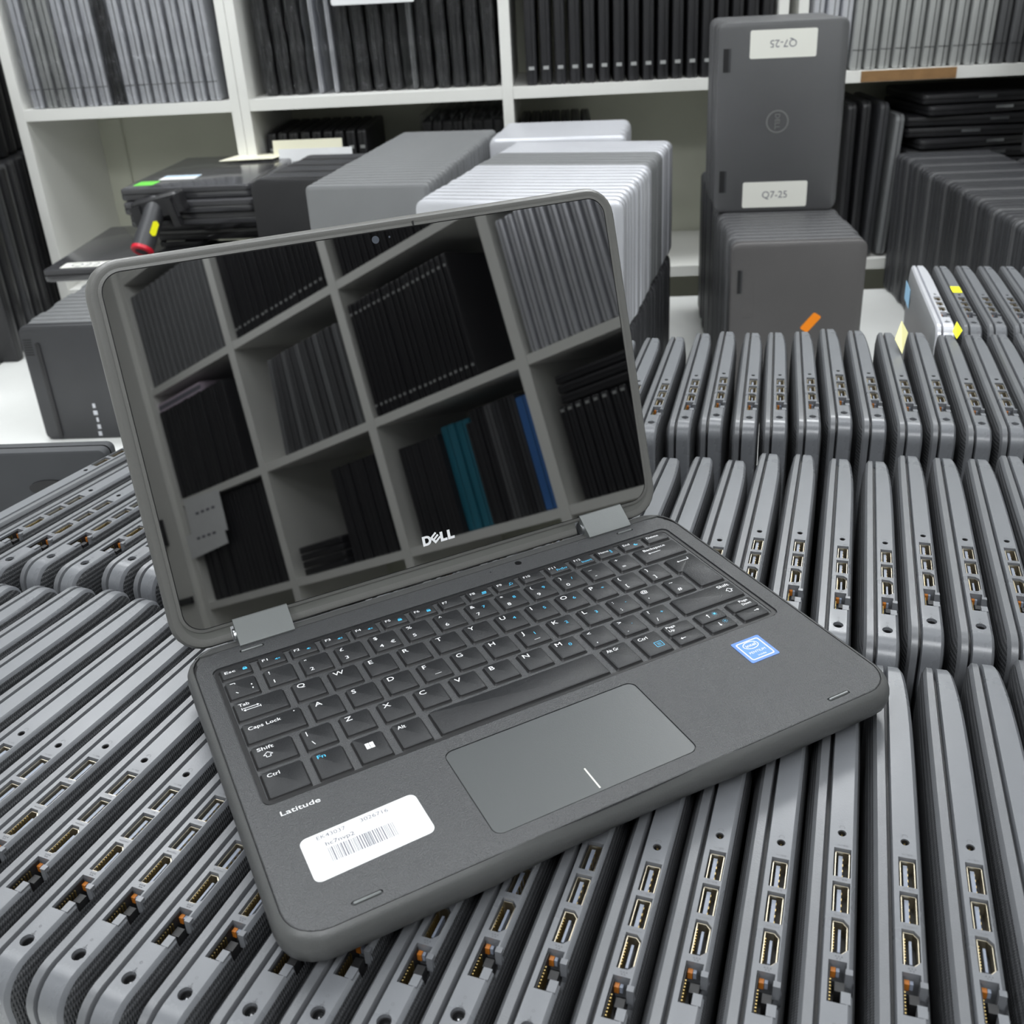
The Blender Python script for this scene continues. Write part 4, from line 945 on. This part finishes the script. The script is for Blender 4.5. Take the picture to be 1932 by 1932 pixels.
def lock(x, y):
    return [('poly', [(x - 1.1, y - 1.0), (x + 1.1, y - 1.0), (x + 1.1, y + 0.5), (x - 1.1, y + 0.5)], 'c'), line(x - 0.7, y + 0.5, x - 0.5, y + 1.2, 0.15, 'c'), line(x - 0.5, y + 1.2, x + 0.5, y + 1.2, 0.15, 'c'), line(x + 0.5, y + 1.2, x + 0.7, y + 0.5, 0.15, 'c')]
def spk(x, y, k):
    r_ = [('poly', [(x - 1.2, y - 0.35), (x - 0.6, y - 0.35), (x, y - 0.9), (x, y + 0.9), (x - 0.6, y + 0.35), (x - 1.2, y + 0.35)], 'c')]
    if k == 'x': r_ += [line(x + 0.4, y - 0.5, x + 1.3, y + 0.5, 0.14, 'c'), line(x + 0.4, y + 0.5, x + 1.3, y - 0.5, 0.14, 'c')]
    else: r_ += [line(x + 0.5 + 0.6 * q, y - 0.5 - 0.2 * q, x + 0.5 + 0.6 * q, y + 0.5 + 0.2 * q, 0.12, 'c') for q in range(k)]
    return r_
def sun(x, y, r0=0.7):
    n = 10; out = [('poly', [(x + r0 * math.cos(2 * PI * k / n), y + r0 * math.sin(2 * PI * k / n)) for k in range(n)], 'c')]
    return out + [line(x + 1.0 * math.cos(2 * PI * k / 8), y + 1.0 * math.sin(2 * PI * k / 8), x + 1.5 * math.cos(2 * PI * k / 8), y + 1.5 * math.sin(2 * PI * k / 8), 0.12, 'c') for k in range(8)]
FY0, FY1 = 71.7, 80.4
K(-136.6, -121.6, FY0, FY1, [('Esc', -134.8, 75.6, 2.0, 5.4, 'w')] + lock(-124.6, 76.0))
fk = ['F%d' % i for i in range(1, 13)] + ['Home', 'End', 'Delete']
icon = {1: lambda x: spk(x, 75.4, 'x'), 2: lambda x: spk(x, 75.4, 1), 3: lambda x: spk(x, 75.4, 2), 4: lambda x: spk(x, 75.4, 'x'), 5: lambda x: lock(x, 75.0), 6: lambda x: lock(x, 75.0),
        8: lambda x: [line(x - 1.5, 74.3, x + 1.2, 74.3, 0.35, 'c'), line(x - 1.0, 75.6, x + 1.6, 75.6, 0.5, 'c')], 9: lambda x: [line(x - 1.2, 74.0, x - 0.2, 75.0, 0.2, 'c')] + [line(x + 0.5 + math.cos(k), 75.6 + math.sin(k), x + 0.5 + math.cos(k + 1), 75.6 + math.sin(k + 1), 0.17, 'c') for k in range(7)],
        11: lambda x: [('PrtScr', x - 4.0, 73.4, 1.9, 7.0, 'c')], 12: lambda x: [('Insert', x - 4.0, 73.4, 1.9, 6.6, 'c')], 13: lambda x: [line(x, 74.0, x, 77.4, 0.2, 'c'), line(x - 0.8, 76.4, x + 0.8, 76.4, 0.2, 'c'), line(x - 0.8, 75.0, x + 0.8, 75.0, 0.2, 'c')], 14: lambda x: [('poly', [(x - 1.3 + 0, 74.8), (x - 0.6, 73.9), (x + 0.6, 73.9), (x + 1.4, 75.0), (x + 0.3, 74.7), (x - 0.2, 75.4), (x + 0.1, 76.0), (x - 0.9, 75.8)], 'c')]}
wds = {'Home': 6.4, 'End': 4.4, 'Delete': 8.2}
for i, s_ in enumerate(fk):
    x = -117.2 + 16.88 * i
    it = [(s_, x + 1.8, 76.6 if i in (10, 11) else 76.2, 2.0, wds.get(s_, 2.9 if len(s_) == 2 else 4.2), 'w')]
    if i + 1 in icon: it += icon[i + 1](x + 9.4)
    K(x, x + (13.4 if i < 14 else 15.0), FY0, FY1, it)
def KK(x, w_, y0, y1, a=None, c_=None, b_=None, extra=()):
    """a: upper-left, b_: lower, c_: blue"""
    it = []
    if a: it.append((a, x + 2.2, y1 - 4.6 - (0 if b_ else 0.3), 3.0 if not b_ else 2.5, None, 'w'))
    if b_: it.append((b_, x + 3.0, y0 + 2.4, 2.6, None, 'w'))
    if c_: it.append((c_, x + 8.6, y0 + 7.6, 2.2, None, 'c'))
    return K(x, x + w_, y0, y1, it + list(extra))
W_ = 14.5
NY0, NY1 = 53.8, 68.6
K(-136.5, -121.9, NY0, NY1, [line(-134.4, 66.2, -132.0, 66.2), line(-132.0, 66.2, -132.0, 65.2), line(-133.0, 58.4, -132.0, 57.2, 0.25), line(-124.6, 60.6, -124.6, 61.6, 0.3), line(-124.6, 57.6, -124.6, 58.6, 0.3)])
num = [('!', '1', None), ('"', '2', None), ('£', '3', None), ('$', '4', None), ('%', '5', None), ('^', '6', None), ('&', '7', '7'), ('*', '8', '8'), ('(', '9', '9'), (')', '0', '/'), ('_', '-', None), ('+', '=', None)]
for i, (a, d, c_) in enumerate(num):
    x = -117.2 + 18.7 * i; KK(x, W_ - (1.0 if i == 11 else 0), NY0, NY1, a, c_, d, extra=[('€', x + 9.4, NY0 + 3.2, 2.4, None, 'w')] if d == '4' else ())
K(105.4, 134.0, NY0, NY1, [('Backspace', 111.0, 64.4, 2.2, 15.0, 'w')] + arrow(120.5, 61.4, -1, 0, 8.5))
QY0, QY1 = 35.6, 50.4
K(-136.5, -112.2, QY0, QY1, [('Tab', -134.4, 46.0, 2.3, 5.2, 'w')] + arrow(-133, 43.8, 1, 0, 8) + arrow(-125, 42.2, -1, 0, 8) + [line(-133.4, 42.8, -133.4, 44.6, 0.18), line(-124.6, 41.4, -124.6, 43.2, 0.18)])
for i, a in enumerate('QWERTYUIOP[]'):
    x = -107.6 + 18.7 * i; c_ = {'U': '4', 'I': '5', 'O': '6', 'P': '*'}.get(a)
    KK(x, W_ if i < 11 else 13.0, QY0, QY1, {'[': '{', ']': '}'}.get(a, a), c_, a if a in '[]' else None)
AY0, AY1 = 17.4, 32.2
K(-136.5, -108.6, AY0, AY1, [('Caps Lock', -134.2, 26.6, 2.3, 15.6, 'w'), line(-112.0, 29.8, -111.4, 29.8, 0.3)])
for i, a in enumerate(['A', 'S', 'D', 'F', 'G', 'H', 'J', 'K', 'L', ':', '@', '~']):
    x = -104.0 + 18.7 * i; c_ = {'J': '1', 'K': '2', 'L': '3', ':': '-'}.get(a); d = {':': ';', '@': "'", '~': '#'}.get(a)
    ex_ = [line(x + 6.0, AY0 + 3.4, x + 9.4, AY0 + 3.4, 0.12)] if a in 'FJ' else ()
    KK(x, W_ if i < 11 else 13.0, AY0, AY1, a, c_, d, ex_)
ent = key([(118.2, 17.4), (134.0, 17.4), (134.0, 50.4), (115.6, 50.4), (115.6, 35.6), (118.2, 35.6)], arrow(129.0, 45.0, -1, 0, 8.0) + [line(129.0, 45.0, 129.0, 47.0, 0.2)])
ZY0, ZY1 = -0.8, 14.0
K(-136.5, -117.9, ZY0, ZY1, [('Shift', -134.2, 9.8, 2.3, 7.6, 'w')] + upar(-130.2, 5.2, 1.0))
for i, a in enumerate(['|', 'Z', 'X', 'C', 'V', 'B', 'N', 'M', '<', '>', '?']):
    x = -113.5 + 18.9 * i; c_ = {'M': '0', '>': '.', '?': '+'}.get(a); d = {'|': '\\', '<': ',', '>': '.', '?': '/'}.get(a)
    KK(x, W_ - 0.2, ZY0, ZY1, a, c_, d)
K(94.6, 134.0, ZY0, ZY1, [('Shift', 124.0, 9.8, 2.3, 7.6, 'w')] + upar(128.6, 5.2, 1.0))
BY0, BY1 = -22.0, -4.4
K(-136.5, -118.2, BY0, BY1, [('Ctrl', -134.2, -9.0, 2.3, 5.6, 'w')])
K(-113.6, -99.2, BY0, BY1, [('Fn', -111.4, -8.8, 2.3, 3.8, 'c')])
wx, wy = -88.0, -12.2
K(-94.5, -80.0, BY0, BY1, [('poly', [(wx + a_ * 2.1 - 1.95, wy + c2 * 2.1 - 1.95), (wx + a_ * 2.1 - 0.05, wy + c2 * 2.1 - 1.95), (wx + a_ * 2.1 - 0.05, wy + c2 * 2.1 - 0.05), (wx + a_ * 2.1 - 1.95, wy + c2 * 2.1 - 0.05)], 'w') for a_ in (0, 1) for c2 in (0, 1)])
K(-75.2, -60.7, BY0, BY1, [('Alt', -73.0, -8.8, 2.3, 4.0, 'w')])
K(-56.1, 34.2, BY0, BY1)
K(38.7, 53.3, BY0, BY1, [('Alt Gr', 40.6, -9.0, 2.3, 7.0, 'w')])
K(57.6, 72.1, BY0, BY1, [('Ctrl', 59.6, -9.0, 2.3, 5.4, 'w')] + [line(65.4, -17.6, 69.6, -17.6, 0.15, 'c'), line(69.6, -17.6, 69.6, -13.6, 0.15, 'c'), line(69.6, -13.6, 65.4, -13.6, 0.15, 'c'), line(65.4, -13.6, 65.4, -17.6, 0.15, 'c'), line(66.4, -14.8, 68.6, -14.8, 0.12, 'c'), line(66.4, -15.6, 68.6, -15.6, 0.12, 'c'), line(66.4, -16.4, 68.6, -16.4, 0.12, 'c')])
HM = -13.0
K(76.4, 92.3, HM, BY1, [('Page', 78.0, -7.2, 1.8, 5.4, 'w'), ('Up', 78.0, -10.2, 1.8, 3.2, 'w')])
K(76.4, 92.3, BY0, HM - 0.7, arrow(82.6, -17.8, -1, 0, 3.2))
K(96.6, 112.9, HM, BY1, arrow(103.4, -10.2, 0, 1, 3.2) + sun(107.8, -8.4))
K(96.6, 112.9, BY0, HM - 0.7, arrow(104.6, -16.0, 0, -1, 3.2) + sun(108.6, -16.6, 0.4))
K(117.5, 133.9, HM, BY1, [('Page', 125.6, -7.2, 1.8, 5.4, 'w'), ('Down', 125.6, -10.2, 1.8, 5.6, 'w')])
K(117.5, 133.9, BY0, HM - 0.7, arrow(127.6, -17.0, 1, 0, 3.2))
# texts and stickers on the palm rest
b = MB(); b.text('Latitude', -0.1348, -0.0336, D + 0.00005, 0.0028, 0.0172, 0, bold=0.004); b.build('printed_name', ['legend'], deck, 0)
b = MB(); P = round_poly([(-0.1322, -0.0757), (-0.0807, -0.0738), (-0.0813, -0.0492), (-0.1325, -0.0510)], 0.0032, 5)
b.loft([[Vector((p.x, p.y, z)) for p in P] for z in (D + 0.00002, D + 0.00016)]); bmesh.ops.recalc_face_normals(b.bm, faces=b.bm.faces)
zt = D + 0.0002
b.text('EK43037', -0.1254, -0.0543, zt, 0.0021, 0.0122, 1); b.text('3026716', -0.1066, -0.0538, zt, 0.0021, 0.0122, 1); b.text('hc7nvp2', -0.1230, -0.0589, zt, 0.0021, 0.0122, 1, bold=0.01)
xq = -0.1229
rb = random.Random(3)
while xq < -0.0948:
    wq = rb.choice([0.0002, 0.0002, 0.00035, 0.0005]); b.box(xq, xq + wq, -0.0680, -0.0602, zt - 0.00003, zt, 1); xq += wq + rb.choice([0.00025, 0.0004, 0.0006])
lab = b.build('asset_label', ['label', 'ink'], hero, 0)
b = MB(); s0, s1, t0, t1 = 0.0984, 0.1158, -0.0522, -0.0342
P = round_poly(rect(s0, s1, t0, t1), 0.0008, 2); b.loft([[Vector((p.x, p.y, z)) for p in P] for z in (D + 0.00002, D + 0.00018)]); bmesh.ops.recalc_face_normals(b.bm, faces=b.bm.faces)
z_ = D + 0.00021
o1 = round_poly(rect(s0 + 0.0016, s1 - 0.0016, t0 + 0.0016, t1 - 0.0016), 0.0014, 4); o2 = round_poly(rect(s0 + 0.0023, s1 - 0.0023, t0 + 0.0023, t1 - 0.0023), 0.0009, 4)
b.ring(o1, o2, z_, 1); b.poly(o2, z_ - 0.00001, 2)
cx_, cy_ = (s0 + s1) / 2, t0 + 0.0125
el = lambda a, c2: [(cx_ + a * math.cos(2 * PI * k / 28), cy_ + c2 * math.sin(2 * PI * k / 28)) for k in range(28)]
b.ring(el(0.0046, 0.0030), el(0.0041, 0.0025), z_ + 0.00001, 1)
b.text('intel', cx_ - 0.0031, cy_ - 0.0010, z_ + 0.00002, 0.0022, 0.0062, 1, bold=0.01); b.text('PENTIUM', cx_ - 0.0049, t0 + 0.0062, z_ + 0.00001, 0.0017, 0.0098, 1); b.text('inside', cx_ - 0.0020, t0 + 0.0034, z_ + 0.00001, 0.0013, 0.0050, 1)
b.build('processor_sticker', ['intel', 'label', 'intel2'], hero, 0)
# lid
LA = math.radians(74.73)
LM = Matrix.Translation((-0.0028 + 0.0012, 0.1103, D + 0.0088)) @ Matrix.Rotation(LA, 4, 'X')
b = MB(); lx0, lx1, ly0, ly1 = -0.1518, 0.1518, -0.0118, 0.1958
rings = []
for ins, z in ((0.0060, 0.0000), (0.0036, 0.0008), (0.0020, 0.0006), (0.0006, -0.0008), (0.0, -0.0030), (0.0, -0.0062), (0.0016, -0.0084), (0.007, -0.0096)):
    rings.append([LM @ Vector((p[0], p[1], z)) for p in rr_dense(lx0 + ins, lx1 - ins, ly0 + ins * 0.9, ly1 - ins, 0.0175 - ins * 0.7, nl=10)])
b.loft(rings, mis=[0] * 7, capm=(1, 0)); bmesh.ops.recalc_face_normals(b.bm, faces=b.bm.faces)
cs = []
for sx in (-1, 1):
    c = MB(); xa, xb = sorted((sx * 0.0905 + 0.0005, sx * 0.1228 + 0.0005)); c.box(xa, xb, -0.03, -0.0030, -0.02, 0.01, mx=LM); bmesh.ops.recalc_face_normals(c.bm, faces=c.bm.faces); cs.append(c)
lid = obj('screen_lid', cut(b.mesh('screen_lid', ['lidframe', 'chin']), cs), hero)
b = MB(); g0 = round_poly(rect(-0.1440, 0.1440, 0.0, 0.1892), 0.0105, 8)
gk = round_poly(rect(-0.1445, 0.1445, -0.0005, 0.1897), 0.0110, 8); go = round_poly(rect(-0.1462, 0.1462, -0.0020, 0.1912), 0.0125, 8)
fz = 0.0
def LR(P, z): return [LM @ Vector((p.x, p.y, z)) for p in P]
b.loft([LR(go, 0.0000), LR(go, 0.0007), LR(gk, 0.0009), LR(gk, 0.0)], 0, False, False); b.build('screen_frame', ['lidframe'], lid, 0.7)
b = MB(); b.loft([LR(gk, 0.00005), LR(gk, 0.0003)]); b.build('screen_gasket', ['black'], lid, 0.7)
b = MB(); b.loft([LR(g0, 0.0001), LR(g0, 0.00065)]); bmesh.ops.recalc_face_normals(b.bm, faces=b.bm.faces); b.build('screen_glass', ['screen'], lid, 0)
b = MB(); n = 24; b.loft([[LM @ Vector((-0.0010 + r_ * math.cos(2 * PI * k / n), 0.1852 + r_ * math.sin(2 * PI * k / n), 0.00070)) for k in range(n)] for r_ in (0.0021, 0.0013)], 0, False, True)
b.loft([[LM @ Vector((0.0072 + r_ * math.cos(2 * PI * k / 12), 0.1856 + r_ * math.sin(2 * PI * k / 12), 0.00071)) for k in range(12)] for r_ in (0.0006, 0.0001)], 0, False, True); b.build('webcam', ['lens'], lid, 0)
b = MB(); b.box(0.0216, 0.0226, 0.1897, 0.1922, 0.0005, 0.00105, mx=LM); b.build('frame_slot', ['black'], lid, 0)
b = MB(); zl = 0.00072; ox_, oy_ = -0.0080, 0.0098
def LP(pts): b.poly([(ox_ + p[0] / 1000, oy_ + p[1] / 1000) for p in pts], zl, 0, LM)
# D with counter
no = 14
Do = [(0, 0)] + [(2.6 + 2.9 * math.cos(math.radians(-90 + 180 * k / (no - 1))), 2.9 + 2.9 * math.sin(math.radians(-90 + 180 * k / (no - 1)))) for k in range(no)] + [(0, 5.8)]
Di = [(1.6, 1.4)] + [(2.5 + 1.4 * math.cos(math.radians(-90 + 180 * k / (no - 1))), 2.9 + 1.5 * math.sin(math.radians(-90 + 180 * k / (no - 1)))) for k in range(no)] + [(1.6, 4.4)]
b.ring([(ox_ + p[0] / 1000, oy_ + p[1] / 1000) for p in Do], [(ox_ + p[0] / 1000, oy_ + p[1] / 1000) for p in Di], zl, 0, LM)
def tilt_rect(x0, x1, y0, y1, cx, cy, a): return [(cx + x * math.cos(a) - y * math.sin(a), cy + x * math.sin(a) + y * math.cos(a)) for x, y in rect(x0, x1, y0, y1)]
ea = math.radians(38)
for rct in ((-2.3, -0.9, -2.5, 2.5), (-0.9, 2.5, -2.5, -1.35), (-0.9, 2.5, -0.58, 0.58), (-0.9, 2.5, 1.35, 2.5)):
    LP(tilt_rect(*rct, 8.0, 3.2, ea))
for lx in (11.1, 15.7): LP([(lx, 0), (lx + 4.2, 0), (lx + 4.2, 1.5), (lx + 1.7, 1.5), (lx + 1.7, 5.8), (lx, 5.8)])
b.build('brand_mark', ['legend'], lid, 0)
# hinges
for sx in (-1, 1):
    xa, xb = sorted((sx * 0.0925, sx * 0.1222)); b = MB()
    prof = [(0.0968, D + 0.0000), (0.0966, D + 0.0010), (0.0990, D + 0.0030), (0.1088, D + 0.0098), (0.1105, D + 0.0096), (0.1120, D + 0.0075), (0.1050, D - 0.006), (0.0985, D - 0.004)]
    b.loft([[Vector((x, p[0], p[1])) for p in prof] for x in (xa, xb)]); bmesh.ops.recalc_face_normals(b.bm, faces=b.bm.faces); hg = b.build('hinge', ['hinge'], hero, 0.5)
    b = MB(); b.cyl((xa - 0.0012, 0.1065, D + 0.0020), (xa, 0.1065, D + 0.0020), 0.0035, n=14); b.build('hinge_pin', ['steel'], hg)
